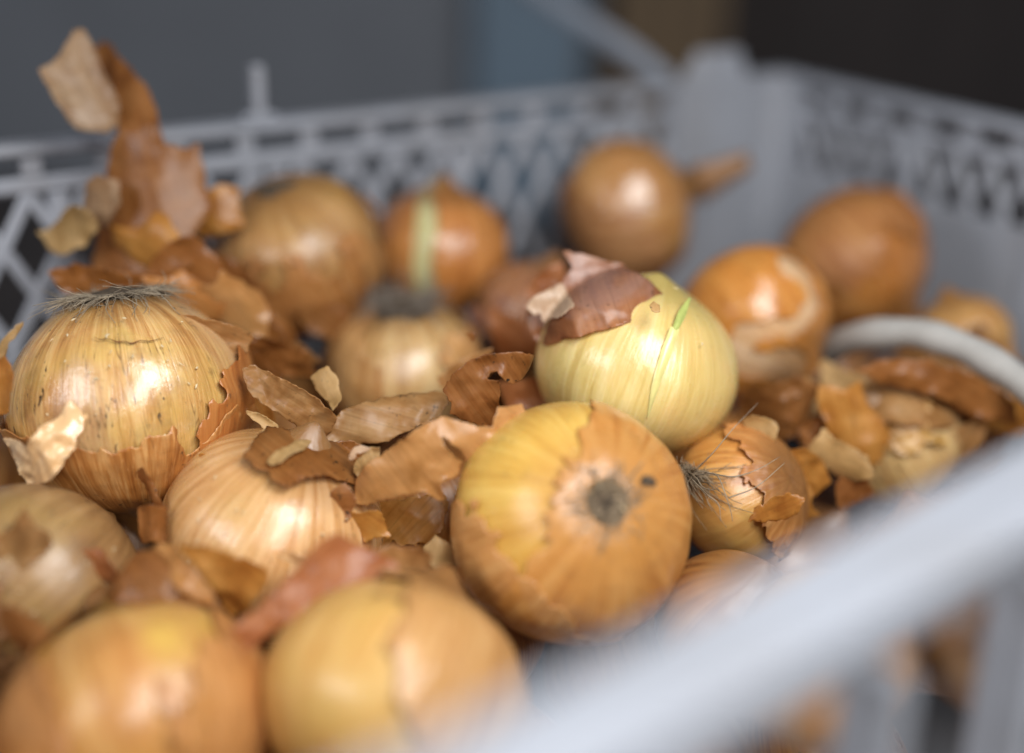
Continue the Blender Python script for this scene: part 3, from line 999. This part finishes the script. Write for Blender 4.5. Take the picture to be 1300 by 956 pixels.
def skin(label, poly, d, mats, tilt=(0, 0), bend=(0, 0, 0), curls=(), crumple=.0009, cf=70, fiber=0.0, rag=.0008, drape=None,
         off=.12, step=.0009, parent=None, name='onion_skin', thick=.00014, folds=()):
    """a loose papery skin. poly: outline in photo pixels at depth d (cm); tilt: towards-camera slope along right / up;
    bend: (angle of the bending direction, curvature 1/m, sideways curvature 1/m); curls: ((u, v), angle, radius m, +-1) roll the sheet
    beyond a line; folds: ((u, v), angle, slope) a sharp crease; drape: lies on that onion, off cm above it"""
    NSK[0] += 1
    sd = NSK[0]
    px = d * .01 / F
    pl = np.array(poly, float)
    c = (pl.min(0) + pl.max(0)) / 2
    loc = np.stack([(pl[:, 0] - c[0]) * px, -(pl[:, 1] - c[1]) * px], 1)
    lo, hi = loc.min(0) - .002, loc.max(0) + .002
    step = max(step, (hi - lo).max() / 110)
    nx, ny = int((hi[0] - lo[0]) / step) + 2, int((hi[1] - lo[1]) / step) + 2
    gx, gy = np.meshgrid(np.linspace(lo[0], hi[0], nx), np.linspace(lo[1], hi[1], ny), indexing='ij')
    A = np.stack([gx.ravel(), gy.ravel()], 1)
    q3 = np.c_[A, np.full(len(A), sd * 1.37)]
    s = poly_sd(A, loc) + rag * (fbm(q3 * [330, 330, 1], sd, 4) + .5 * fbm(q3 * [1100, 1100, 1], sd + 5, 2))
    T = []
    for i in range(nx - 1):
        for j in range(ny - 1):
            a, b, e, f = i * ny + j, (i + 1) * ny + j, (i + 1) * ny + j + 1, i * ny + j + 1
            if max(s[a], s[b], s[e], s[f]) <= 0:
                continue
            if (i + j) % 2:
                T += [(a, b, e), (a, e, f)]
            else:
                T += [(a, b, f), (b, e, f)]
    Vn, Tn, ex = clip_tris(A, T, s, s[:, None])
    if not Tn:
        return None
    x, y = Vn[:, 0].copy(), Vn[:, 1].copy()
    flat = Vn.copy()
    inner = np.clip(ex[:, 0], 0, None)
    h = tilt[0] * x + tilt[1] * y
    ca, sa = math.cos(bend[0]), math.sin(bend[0])
    t1, t2 = x * ca + y * sa, -x * sa + y * ca
    h = h - .5 * bend[1] * t1 ** 2 - .5 * bend[2] * t2 ** 2
    for (fu, fv), an, sl in folds:
        p0 = np.array([(fu - c[0]) * px, -(fv - c[1]) * px])
        dd = (x - p0[0]) * math.cos(an) + (y - p0[1]) * math.sin(an)
        h = h - sl * np.sqrt(dd ** 2 + (.0006) ** 2)
    n1 = fbm(np.c_[flat * cf, np.full(len(flat), sd)], sd + 50, 3)
    n2 = 1 - np.abs(fbm(np.c_[flat * cf * 1.7, np.full(len(flat), sd + 9)], sd + 60, 2)) * 2
    h = h + crumple * (n1 + .5 * n2)
    # edges turn up a little, unevenly
    h = h + .0024 * np.exp(-inner / .0026) * (.25 + vnoise(np.c_[flat * 110, np.full(len(flat), sd)], sd + 70))
    O = np.zeros((len(x), 3))
    for (fu, fv), an, rho, sg in curls:
        p0 = np.array([(fu - c[0]) * px, -(fv - c[1]) * px])
        dx_, dy_ = math.cos(an), math.sin(an)
        dd = (x - p0[0]) * dx_ + (y - p0[1]) * dy_
        m = dd > 0
        rr = rho * (1 - .12 * np.clip(dd / rho, 0, 4) / 4 * 2)
        ns = np.where(m, rr * np.sin(np.clip(dd, 0, None) / rho), dd)
        x = x + np.where(m, (ns - dd) * dx_, 0)
        y = y + np.where(m, (ns - dd) * dy_, 0)
        h = h + np.where(m, sg * rr * (1 - np.cos(np.clip(dd, 0, None) / rho)), 0)
    base = at(c[0], c[1], d)
    if drape:
        dep = np.array([surf_depth(drape, c[0] + a / px, c[1] - b / px) for a, b in zip(x, y)])
        W_ = CAM + np.array([(RT * ((c[0] + a / px - 650) / F) - UP * ((c[1] - b / px - 433) / F) + fwd) * (dd * .01 - off * .01 - hh)
                             for a, b, dd, hh in zip(x, y, dep, h)])
    else:
        W_ = base + np.outer(x, RT) + np.outer(y, UP) + np.outer(h, TW)
    org = W_.mean(0)
    if parent is not None:
        org = np.array(parent.matrix_world.translation)
    cf_, sf_ = math.cos(fiber), math.sin(fiber)
    uv = np.stack([flat[:, 0] * cf_ + flat[:, 1] * sf_, -flat[:, 0] * sf_ + flat[:, 1] * cf_], 1) + sd * .013
    mats = [smat(k) for k in (mats if isinstance(mats, tuple) else (mats, mats))]
    me = mesh(name, W_ - org, Tn, uv=uv)
    o = bpy.data.objects.new(name, me)
    COL.objects.link(o)
    for m in mats:
        me.materials.append(m)
    if parent is not None:
        o.parent = parent
    else:
        o.location = org
        tag(o, label, 'onion skin', 'loose dry onion skins')
    md = o.modifiers.new('thickness', 'SOLIDIFY')
    md.thickness, md.offset = thick, 0
    md.material_offset = 1 if len(mats) > 1 else 0
    bpy.context.view_layer.update()
    return o


pi = math.pi
# --- left, upright
k = skin('tall upright brown skin with a pale rolled tip, behind the left onion',
         [(107, 33), (121, 42), (145, 69), (180, 104), (197, 138), (208, 183), (232, 188), (249, 180), (256, 215), (263, 263), (245, 300), (215, 330), (205, 365), (120, 362),
          (108, 330), (118, 300), (104, 256), (128, 222), (135, 187), (149, 166), (138, 140), (118, 110), (98, 78), (90, 50)], 52.5, ('brown', 'rust'),
         tilt=(.15, -.12), bend=(0, 40, 4), crumple=.0026, cf=20, fiber=.35)
skin(None, [(93, 38), (108, 36), (131, 88), (152, 131), (146, 158), (131, 168), (100, 166), (80, 135), (55, 92), (73, 76)], 52.1, ('lining', 'brown'),
     tilt=(-.25, -.1), bend=(.5, -34, 6), crumple=.0009, cf=40, fiber=.5, parent=k, name='rolled_tip')
skin(None, [(42, 295), (75, 280), (98, 262), (122, 270), (132, 292), (108, 312), (75, 324), (55, 316)], 51.8,
     ('straw', 'brown'), tilt=(.35, .5), crumple=.002, cf=50, parent=k, name='torn_flap')
skin(None, [(100, 258), (112, 230), (130, 224), (156, 232), (158, 262), (132, 288), (108, 280)], 51.9, ('lining', 'tan'),
     tilt=(.4, .2), crumple=.0022, cf=60, parent=k, name='torn_flap')
skin('broad rusty skin leaning over the left onion toward the tan one', [(190, 340), (215, 312), (250, 298), (280, 330), (300, 366), (335, 392), (352, 425), (340, 442), (292, 428), (240, 402), (190, 398)],
     51.2, ('rust', 'red'), tilt=(-.1, .3), bend=(.6, 25, 10), crumple=.0022, cf=38, fiber=1.0)
skin('brown curled skin standing beside the dull tan onion', [(270, 320), (300, 330), (325, 355), (345, 395), (362, 430), (345, 446), (318, 420), (290, 385), (268, 350)],
     52.5, ('brown', 'rust'), tilt=(.3, .2), bend=(.8, 60, 0), crumple=.002, cf=40, fiber=.8)
skin('low orange skin behind the root tuft of the left onion', [(65, 345), (100, 335), (150, 345), (205, 350), (215, 385), (150, 378), (80, 372)], 50.5, ('rust', 'gold'),
     tilt=(0, .5), crumple=.003)
skin('yellow tan skin with black mould specks, on the left onion', [(205, 396), (240, 400), (280, 408), (305, 415), (318, 428), (312, 445), (296, 452), (272, 442), (248, 428), (225, 415)],
     46.6, ('tan', 'gold'), tilt=(-.25, .35), crumple=.0012, fiber=1.2, bend=(.3, 20, 20))
skin('bare patch of rusty skin between the left onion and tan flake', [(300, 420), (345, 430), (390, 445), (400, 480), (350, 478), (310, 462)], 50.5, ('rust', 'brown'),
     tilt=(0, .6), crumple=.003, fiber=1.3)
# --- left front, glossy
skin('glossy pale gold curled skin at the left edge', [(83, 507), (104, 528), (104, 545), (93, 569), (69, 604), (28, 628), (17, 618), (-2, 575), (-18, 560), (7, 559), (31, 567), (48, 548), (73, 524)],
     42.6, ('glow', 'gold'), tilt=(.25, .15), crumple=.0022, cf=110, fiber=-.7, folds=(((58, 575), .5, .55), ((80, 545), 2.2, .25)))
skin('orange skin sliver at the left edge above the glossy one', [(-18, 468), (8, 452), (18, 462), (26, 480), (22, 500), (10, 524), (-12, 532)], 43.5, ('gold', 'peach'),
     tilt=(.5, .1), crumple=.0015, fiber=.2)
skin('thin straw strand standing at the left edge', [(-8, 452), (8, 430), (28, 412), (36, 408), (34, 416), (14, 440), (0, 462)], 43.8, ('straw', 'tan'), tilt=(.3, .2), crumple=.001, fiber=-.8)
skin('flap torn from the left onion, hanging into the gap', [(170, 600), (184, 594), (190, 606), (198, 628), (212, 640), (206, 648), (194, 643), (183, 624)], 43.4, ('brown', 'tan'),
     tilt=(.6, .2), bend=(.3, 90, 0), crumple=.001, fiber=.5)
skin('short folded orange skin strip in the gap at left', [(172, 646), (190, 640), (208, 643), (210, 662), (208, 692), (192, 686), (176, 692), (173, 668)], 42.6, ('rust', 'gold'),
     tilt=(.1, .1), folds=(((194, 665), 0, .7),), crumple=.0008, fiber=0)
skin('brown arched skin over the bottom left onion', [(112, 785), (149, 730), (166, 703), (190, 702), (213, 721), (244, 741), (274, 764), (276, 774), (225, 768), (173, 772), (135, 790)],
     39.6, ('brown', 'rust'), tilt=(0, -.35), bend=(.2, 28, 20), crumple=.002, fiber=1.1)
skin('pale edged skin leaning on the brown arched one', [(186, 700), (196, 694), (220, 698), (250, 722), (276, 750), (278, 765), (262, 765), (238, 748), (211, 727)], 39.9, ('peach', 'brown'),
     tilt=(.2, -.5), crumple=.0022, fiber=.9)
skin('golden dry leaf of skin below the pinkish onion', [(236, 684), (262, 688), (288, 695), (340, 724), (336, 745), (312, 776), (287, 788), (272, 756), (256, 718)], 40.6, ('gold', 'brown'),
     tilt=(-.1, .35), bend=(.9, 40, 0), crumple=.002, fiber=.8)
skin('long reddish skin strip crossing above the two bottom onions', [(392, 702), (410, 686), (428, 681), (458, 697), (492, 712), (506, 728), (462, 745), (404, 768), (352, 798), (302, 838), (276, 852), (258, 846), (282, 816), (302, 790), (332, 768), (362, 735)],
     38.4, ('red', 'peach'), tilt=(-.12, -.1), bend=(2.1, 55, 6), crumple=.0015, fiber=-.9, rag=.0006)
skin('tan stringy skin end below the amber onion', [(472, 702), (500, 690), (530, 692), (550, 704), (546, 720), (522, 732), (488, 732)], 41.5, ('tan', 'straw'),
     tilt=(0, .2), bend=(1.5, 60, 0), crumple=.0016, fiber=1.5, rag=.0014)
# --- middle
skin('tan papery flake with a crumpled tip, left of the blurred root tuft', [(298, 466), (318, 464), (353, 480), (381, 492), (401, 502), (417, 519), (426, 531), (416, 549), (402, 563), (394, 549), (376, 546), (357, 530), (332, 515), (314, 503), (304, 487)],
     44.9, ('tan', 'brown'), tilt=(.1, .5), bend=(2.2, 30, 5), crumple=.0018, cf=120, fiber=1.05, folds=(((400, 535), 2.4, .35), ((365, 520), .9, .2)))
skin('small straw scrap standing upright behind the tan flake', [(391, 479), (415, 464), (425, 474), (431, 490), (437, 507), (424, 520), (412, 508)], 46.6, ('straw', 'straw'),
     tilt=(.3, -.1), bend=(.3, 40, 0), crumple=.001, fiber=.45)
skin('long dark tan curved skin with black specks, below the blurred root tuft', [(400, 561), (420, 541), (424, 530), (436, 521), (474, 508), (522, 500), (566, 496), (570, 515), (558, 528), (519, 547), (487, 562), (450, 566), (420, 566)],
     46.3, ('tan', 'dark'), tilt=(-.05, -.25), bend=(1.75, 95, 8), crumple=.0014, fiber=1.3)
skin('dark orange brown skin on top of the pinkish onion', [(309, 577), (322, 560), (340, 541), (364, 546), (398, 560), (450, 560), (475, 585), (470, 622), (452, 616), (416, 603), (388, 605), (367, 617), (350, 612), (342, 597), (325, 594)],
     43.4, ('rust', 'brown'), drape='pinkish', off=.16, crumple=.0013, fiber=.9, rag=.0012)
skin('small straw leaf lying on the dark orange brown skin', [(339, 586), (350, 573), (374, 560), (397, 559), (391, 567), (367, 581), (347, 590)], 42.8, ('straw', 'tan'),
     drape='pinkish', off=.42, crumple=.0008, fiber=1.1)
skin('whitish thin curl beside the long dark tan skin', [(441, 585), (445, 572), (456, 566), (474, 568), (466, 573), (452, 576), (447, 588)], 43.6, ('white', 'white'),
     tilt=(.3, .3), crumple=.0012, fiber=1.2)
skin('yellowish crumpled scrap right of the whitish curl', [(448, 600), (455, 582), (470, 568), (484, 566), (482, 580), (470, 592), (464, 604), (454, 606)], 43.9, ('straw', 'tan'),
     tilt=(.4, .1), crumple=.002, cf=160, fiber=.4)
skin('thin straw splinter under the tan flake', [(314, 520), (330, 524), (345, 532), (356, 545), (346, 548), (330, 536), (314, 526)], 45.6, ('straw', 'straw'), tilt=(.2, .2), crumple=.0006, fiber=1.0)
skin('brown curled skin with a hole, left of the peeled onion', [(561, 495), (574, 474), (590, 461), (616, 449), (650, 446), (682, 449), (678, 474), (668, 483), (651, 487), (640, 482), (630, 470), (622, 473), (620, 481), (634, 484), (636, 500), (634, 519), (636, 541), (622, 546), (596, 536), (571, 525), (574, 512)],
     44.6, ('brown', 'tan'), tilt=(-.15, .35), bend=(2.6, 55, 12), crumple=.0018, fiber=.6, curls=(((655, 470), -.5, .004, -1),))
k = skin('broken peach skin with a torn lower edge, left of the front onion', [(527, 545), (545, 535), (561, 527), (596, 538), (624, 543), (633, 518), (664, 513), (669, 533), (673, 545), (645, 551), (620, 559), (612, 580), (607, 596), (595, 590), (586, 575), (569, 558), (557, 549), (569, 571), (585, 588), (582, 605), (557, 613), (563, 630), (564, 640), (552, 637), (540, 624), (506, 634), (463, 645), (441, 645), (446, 613), (463, 592), (493, 571)],
         42.7, ('flap', 'peach'), tilt=(-.05, .22), bend=(2.3, 38, 18), crumple=.0010, cf=70, fiber=.7, rag=.0006)
skin('ragged amber skin hanging below the broken peach one', [(448, 640), (510, 634), (560, 625), (572, 650), (562, 672), (548, 690), (520, 694), (500, 688), (480, 700), (455, 690), (444, 668)],
     45.0, ('gold', 'rust'), drape='shell', off=.12, crumple=.001, fiber=-.7, rag=.0016)
k = skin('whitish and purple brown skin cap on the peeled onion', [(711, 317), (738, 321), (789, 336), (823, 355), (841, 372), (838, 391), (802, 408), (760, 421), (713, 432), (692, 440), (680, 432), (668, 412), (667, 389), (676, 376), (713, 359), (726, 338)],
         46.4, ('purple', 'white'),
     drape='peel', off=.62, tilt=(-.06, .02), crumple=.0014, fiber=.35, folds=(((727, 390), .1, .35), ((700, 412), 1.9, .3)))
skin(None, [(667, 390), (676, 376), (700, 366), (714, 360), (729, 388), (716, 399), (700, 406), (690, 409), (684, 398), (678, 404)], 45.6, ('white', 'purple'),
     drape='peel', off=.76, tilt=(-.1, 0), crumple=.0010, cf=140, fiber=.3, parent=k, name='inner_lining')
skin('pale tiny chip on the right end of the skin cap', [(824, 388), (830, 383), (839, 388), (838, 396), (828, 395)], 44.8, ('straw', 'straw'), drape='peel', off=.92, crumple=.0006, fiber=.3)
skin('reddish skin standing in shade behind the skin cap', [(682, 350), (700, 335), (716, 330), (718, 358), (700, 368), (676, 378), (664, 374)], 52, ('red', 'brown'), tilt=(.2, .1), crumple=.002, fiber=.4)
skin('shaded red brown skin in the hollow left of the peeled onion', [(630, 486), (660, 480), (690, 478), (698, 510), (680, 522), (645, 520)], 50.5, ('red', 'dark'), tilt=(0, .3), crumple=.0015, fiber=.2)
skin('small brown chip by the end of the curled brown skin', [(588, 424), (600, 420), (606, 428), (598, 434)], 48, ('brown', 'brown'), tilt=(0, .3), crumple=.0006)
# --- right
skin('dark brown curled skin below the bright orange onion', [(940, 515), (965, 492), (1008, 477), (1046, 489), (1064, 508), (1052, 530), (1030, 552), (990, 560), (955, 548)], 52, ('brown', 'dark'),
     tilt=(.1, .4), bend=(.4, 50, 10), crumple=.0035, fiber=1.2)
skin('dull brown crumpled skin left of the straw coloured onion', [(1010, 545), (1040, 525), (1075, 522), (1082, 560), (1068, 600), (1045, 592), (1020, 572)], 52.0, ('brown', 'tan'),
     tilt=(.2, .3), crumple=.004, cf=110, fiber=.3)
skin('yellow tan skin pocket low beside the front rim', [(985, 580), (1000, 570), (1020, 568), (1048, 586), (1060, 615), (1035, 632), (1008, 612)], 49, ('gold', 'straw'),
     tilt=(-.2, .3), bend=(.5, 50, 20), crumple=.002, fiber=.7)
skin('olive brown ragged skin over the straw coloured onion', [(1062, 520), (1075, 480), (1110, 468), (1160, 470), (1200, 495), (1215, 540), (1180, 545), (1130, 535), (1090, 545)], 48.6, ('tan', 'brown'),
     drape='garlic', off=.25, crumple=.0016, cf=70, fiber=.8, rag=.0012)
skin('dark reddish skin under the grey cord', [(1085, 470), (1120, 455), (1175, 458), (1240, 480), (1290, 510), (1300, 540), (1240, 530), (1180, 500), (1120, 488)], 51.5, ('rust', 'tan'),
     tilt=(.05, .4), bend=(1.4, 40, 0), crumple=.0022, cf=45, fiber=1.2)
skin('pale brown skin at the lower right seen through the front wall', [(1235, 715), (1270, 700), (1320, 730), (1320, 850), (1280, 830), (1240, 780)], 33.8, ('tan', 'brown'),
     tilt=(.1, .2), bend=(.5, 30, 0), crumple=.003, fiber=.7)

# --- further flakes wedged between the onions
FL = [('rusty', 'rust', 'gold', 'the left onion and the dull tan onion', 322, 470, 50.0, 46, 26, .7), ('pale tan', 'tan', 'straw', 'the dull tan onion and the tan flake', 372, 448, 51.5, 40, 18, .2),
      ('orange brown', 'gold', 'rust', 'the tall upright skin and the dull tan onion', 262, 268, 53.5, 40, 52, 1.2), ('dark brown', 'brown', 'dark', 'the blurred root tuft and the dull tan onion', 432, 420, 55, 56, 26, .5),
      ('pinkish tan', 'peach', 'white', 'the dull tan onion and the left root tuft', 235, 372, 50.5, 60, 24, .4),
      ('golden', 'gold', 'straw', 'the pinkish onion and the left onion', 268, 600, 44.6, 30, 18, 1.1), ('brown', 'brown', 'tan', 'the broken peach skin and the pinkish onion', 432, 640, 43.2, 26, 30, .2),
      ('straw', 'straw', 'tan', 'the front onion and the stringy skin end', 556, 706, 43.5, 22, 30, 2.0), ('amber', 'gold', 'rust', 'the bottom middle onion and the amber one', 520, 742, 42.5, 46, 16, .3),
      ('reddish brown', 'red', 'brown', 'the lower left onion and the arched skin', 120, 716, 41.0, 50, 22, .6), ('tan brown', 'tan', 'brown', 'the lower left onion and the left frame edge', 20, 690, 39.8, 60, 34, 2.4),
      ('dull brown', 'brown', 'rust', 'the bottom left onion and the lower left onion', 42, 812, 38.3, 60, 26, .8), ('pale gold', 'glow', 'gold', 'the pinkish onion and the golden leaf', 372, 716, 42.0, 40, 16, .5),
      ('brown', 'tan', 'rust', 'the bright orange onion and the small orange one', 992, 535, 50.5, 50, 26, 2.3), ('light brown', 'straw', 'tan', 'the bright orange onion and the grey cord', 1070, 492, 53.5, 44, 26, .7),
      ('dark rusty', 'rust', 'dark', 'the straw coloured onion and the grey cord', 1215, 500, 52.5, 60, 30, .4), ('olive tan', 'tan', 'straw', 'the straw coloured onion and the front rim', 1215, 560, 49, 56, 28, 2.6),
      ('golden tan', 'gold', 'tan', 'the small orange onion and the yellow tan pocket', 1015, 640, 45.5, 46, 22, .9), ('brown', 'brown', 'gold', 'the yellow tan pocket and the straw coloured onion', 1080, 620, 46, 40, 26, 2.2),
      ('tan', 'tan', 'straw', 'the right edge and the grey cord', 1270, 455, 57, 60, 24, .3), ('rusty tan', 'peach', 'rust', 'the right wall onion and the grey cord', 1160, 432, 58.5, 60, 20, .2),
      ('purplish brown', 'purple', 'red', 'the shaded onion and the striped one', 640, 408, 57, 44, 34, 1.0)]
FL += [('large reddish tan', 'red', 'brown', 'the shaded onion and the blurred root tuft', 662, 432, 54, 54, 34, .5), ('wide rusty brown', 'rust', 'gold', 'the shaded onion and the striped onion', 640, 372, 58, 44, 28, 2.2),
       ('big amber', 'gold', 'rust', 'the tall upright skin and the left root tuft', 205, 318, 51.6, 76, 44, .5), ('big rusty brown', 'rust', 'brown', 'the dull tan onion and the left onion edge', 330, 425, 52.2, 66, 36, .9),
       ('broad straw', 'straw', 'tan', 'the peeled onion and the straw coloured onion', 1010, 520, 48.8, 66, 34, 2.5), ('broad golden tan', 'gold', 'straw', 'the straw coloured onion and the bright orange one', 1085, 535, 47.2, 62, 38, 1.0),
       ('pale papery', 'straw', 'white', 'the small orange onion and the straw coloured onion', 1062, 585, 45.6, 44, 30, .4), ('large tan', 'tan', 'straw', 'the straw coloured onion and the brown ragged one', 1165, 500, 49.8, 74, 28, .3),
       ('wide honey coloured', 'gold', 'tan', 'the ragged brown onion and the right frame edge', 1265, 520, 50.5, 64, 30, .5), ('thin pale', 'straw', 'straw', 'the small orange onion and the bright orange one', 965, 548, 48.0, 40, 22, .8),
       ('honey coloured', 'gold', 'straw', 'the small orange onion and the front rim', 985, 645, 44.2, 44, 24, 2.7), ('large golden', 'flap', 'gold', 'the dull tan onion and the left onion', 300, 392, 51.0, 62, 30, .7),
       ('long curled golden', 'gold', 'peach', 'the left onion and the tan flake', 330, 505, 47.6, 44, 20, 1.0), ('thin honey coloured', 'gold', 'tan', 'the amber onion and the tan stringy end', 470, 668, 43.6, 40, 22, .6),
       ('wide pale tan', 'tan', 'flap', 'the blurred root tuft and the curled brown skin', 590, 470, 49.5, 50, 22, 2.6)]
rng = np.random.default_rng(12)
for cn, m1, m2, where, u, v, d, w_, h_, an in FL:
    if u > 990 and d < 52:
        d += 3.6
    n = rng.integers(8, 12)
    pts = []
    for i in range(n):
        a = 2 * pi * i / n + rng.uniform(-.2, .2)
        r = rng.uniform(.55, 1.2)
        x, y = math.cos(a) * w_ * r, math.sin(a) * h_ * r
        pts.append((u + x * math.cos(an) - y * math.sin(an), v + x * math.sin(an) + y * math.cos(an)))
    skin('%s skin flake wedged between %s' % (cn, where), pts, d, (m1, m2), tilt=(rng.uniform(-.4, .4), rng.uniform(.1, .6)),
         bend=(-an + pi / 2, rng.uniform(50, 110), 8), crumple=.0016, cf=45, fiber=-an + pi / 2 + rng.uniform(-.3, .3), rag=.0010)

# --- small crumbs of skin scattered over the heap (nobody could count them)
rng = np.random.default_rng(5)
V, Fc = [], []
for key, n in (('root_up', 26), ('pinkish', 22), ('front', 8), ('peel', 3), ('shell', 16), ('lowleft', 14), ('garlic', 16), ('orange', 6)):
    C, R = ONION[key]
    for _ in range(n):
        a, b = rng.uniform(-.75, .75), rng.uniform(-.3, .9)
        pu = (C - CAM)
        dep = pu @ fwd
        u = 650 + F * (pu @ RT) / dep + a * R / dep * F
        v = 433 - F * (pu @ UP) / dep - b * R / dep * F
        if a * a + b * b > .8:
            continue
        P = at(u, v, surf_depth(key, u, v) - .07)
        nrm_ = (P - C) / np.linalg.norm(P - C)
        t1 = np.cross(nrm_, rng.normal(size=3))
        t1 /= np.linalg.norm(t1)
        t2 = np.cross(nrm_, t1)
        L, w_ = rng.uniform(.0004, .0012), rng.uniform(.0002, .0005)
        i0 = len(V)
        for s_, t_, h_ in ((-1, 0, 0), (-.2, -1, .1), (1, .1, 0), (.1, 1, .1), (0, 0, .9)):
            V.append(P + t1 * s_ * L + t2 * t_ * w_ + nrm_ * h_ * w_)
        Fc += [(i0, i0 + 1, i0 + 4), (i0 + 1, i0 + 2, i0 + 4), (i0 + 2, i0 + 3, i0 + 4), (i0 + 3, i0, i0 + 4)]
cr = link('skin_crumbs', mesh('skin_crumbs', V, Fc, False), M_bit)
tag(cr, 'tiny pale crumbs of dry skin scattered over the onions', 'crumbs', kind='stuff')

# ------------------------------------------------------------------ cord and strap
P = np.array([at(*q) for q in smooth_path([(1040, 452, 58), (1075, 432, 56), (1120, 423, 54.5), (1170, 424, 53.5), (1220, 440, 52.5), (1265, 464, 51.5), (1310, 496, 50.5), (1370, 545, 49.5)], 60)])
V, Fc = tubes([(P, np.full(60, .0060) * (1 + .06 * np.sin(np.arange(60) * .5)))], 14)
tag(link('cord', mesh('cord', V, Fc), M_cord), 'thick pale grey cord arching over the onions at right', 'cord')
P = np.array([at(*q) for q in smooth_path([(855, 112, 77), (815, 78, 79), (760, 40, 82), (700, 2, 86), (620, -60, 92), (520, -140, 100)], 40)])
V, Fc = [], []
for i in range(40):
    for a, b in ((-.0075, -.0008), (.0075, -.0008), (.0075, .0008), (-.0075, .0008)):
        V.append(P[i] + UP * a + TW * b)
for i in range(39):
    for kk in range(4):
        k2 = (kk + 1) % 4
        Fc.append((i * 4 + kk, i * 4 + k2, (i + 1) * 4 + k2, (i + 1) * 4 + kk))
Fc += [(0, 1, 2, 3)[::-1], (156, 157, 158, 159)]
tag(link('strap', mesh('strap', V, Fc), M_strap), 'grey plastic strap rising from the far corner of the crate', 'strap')
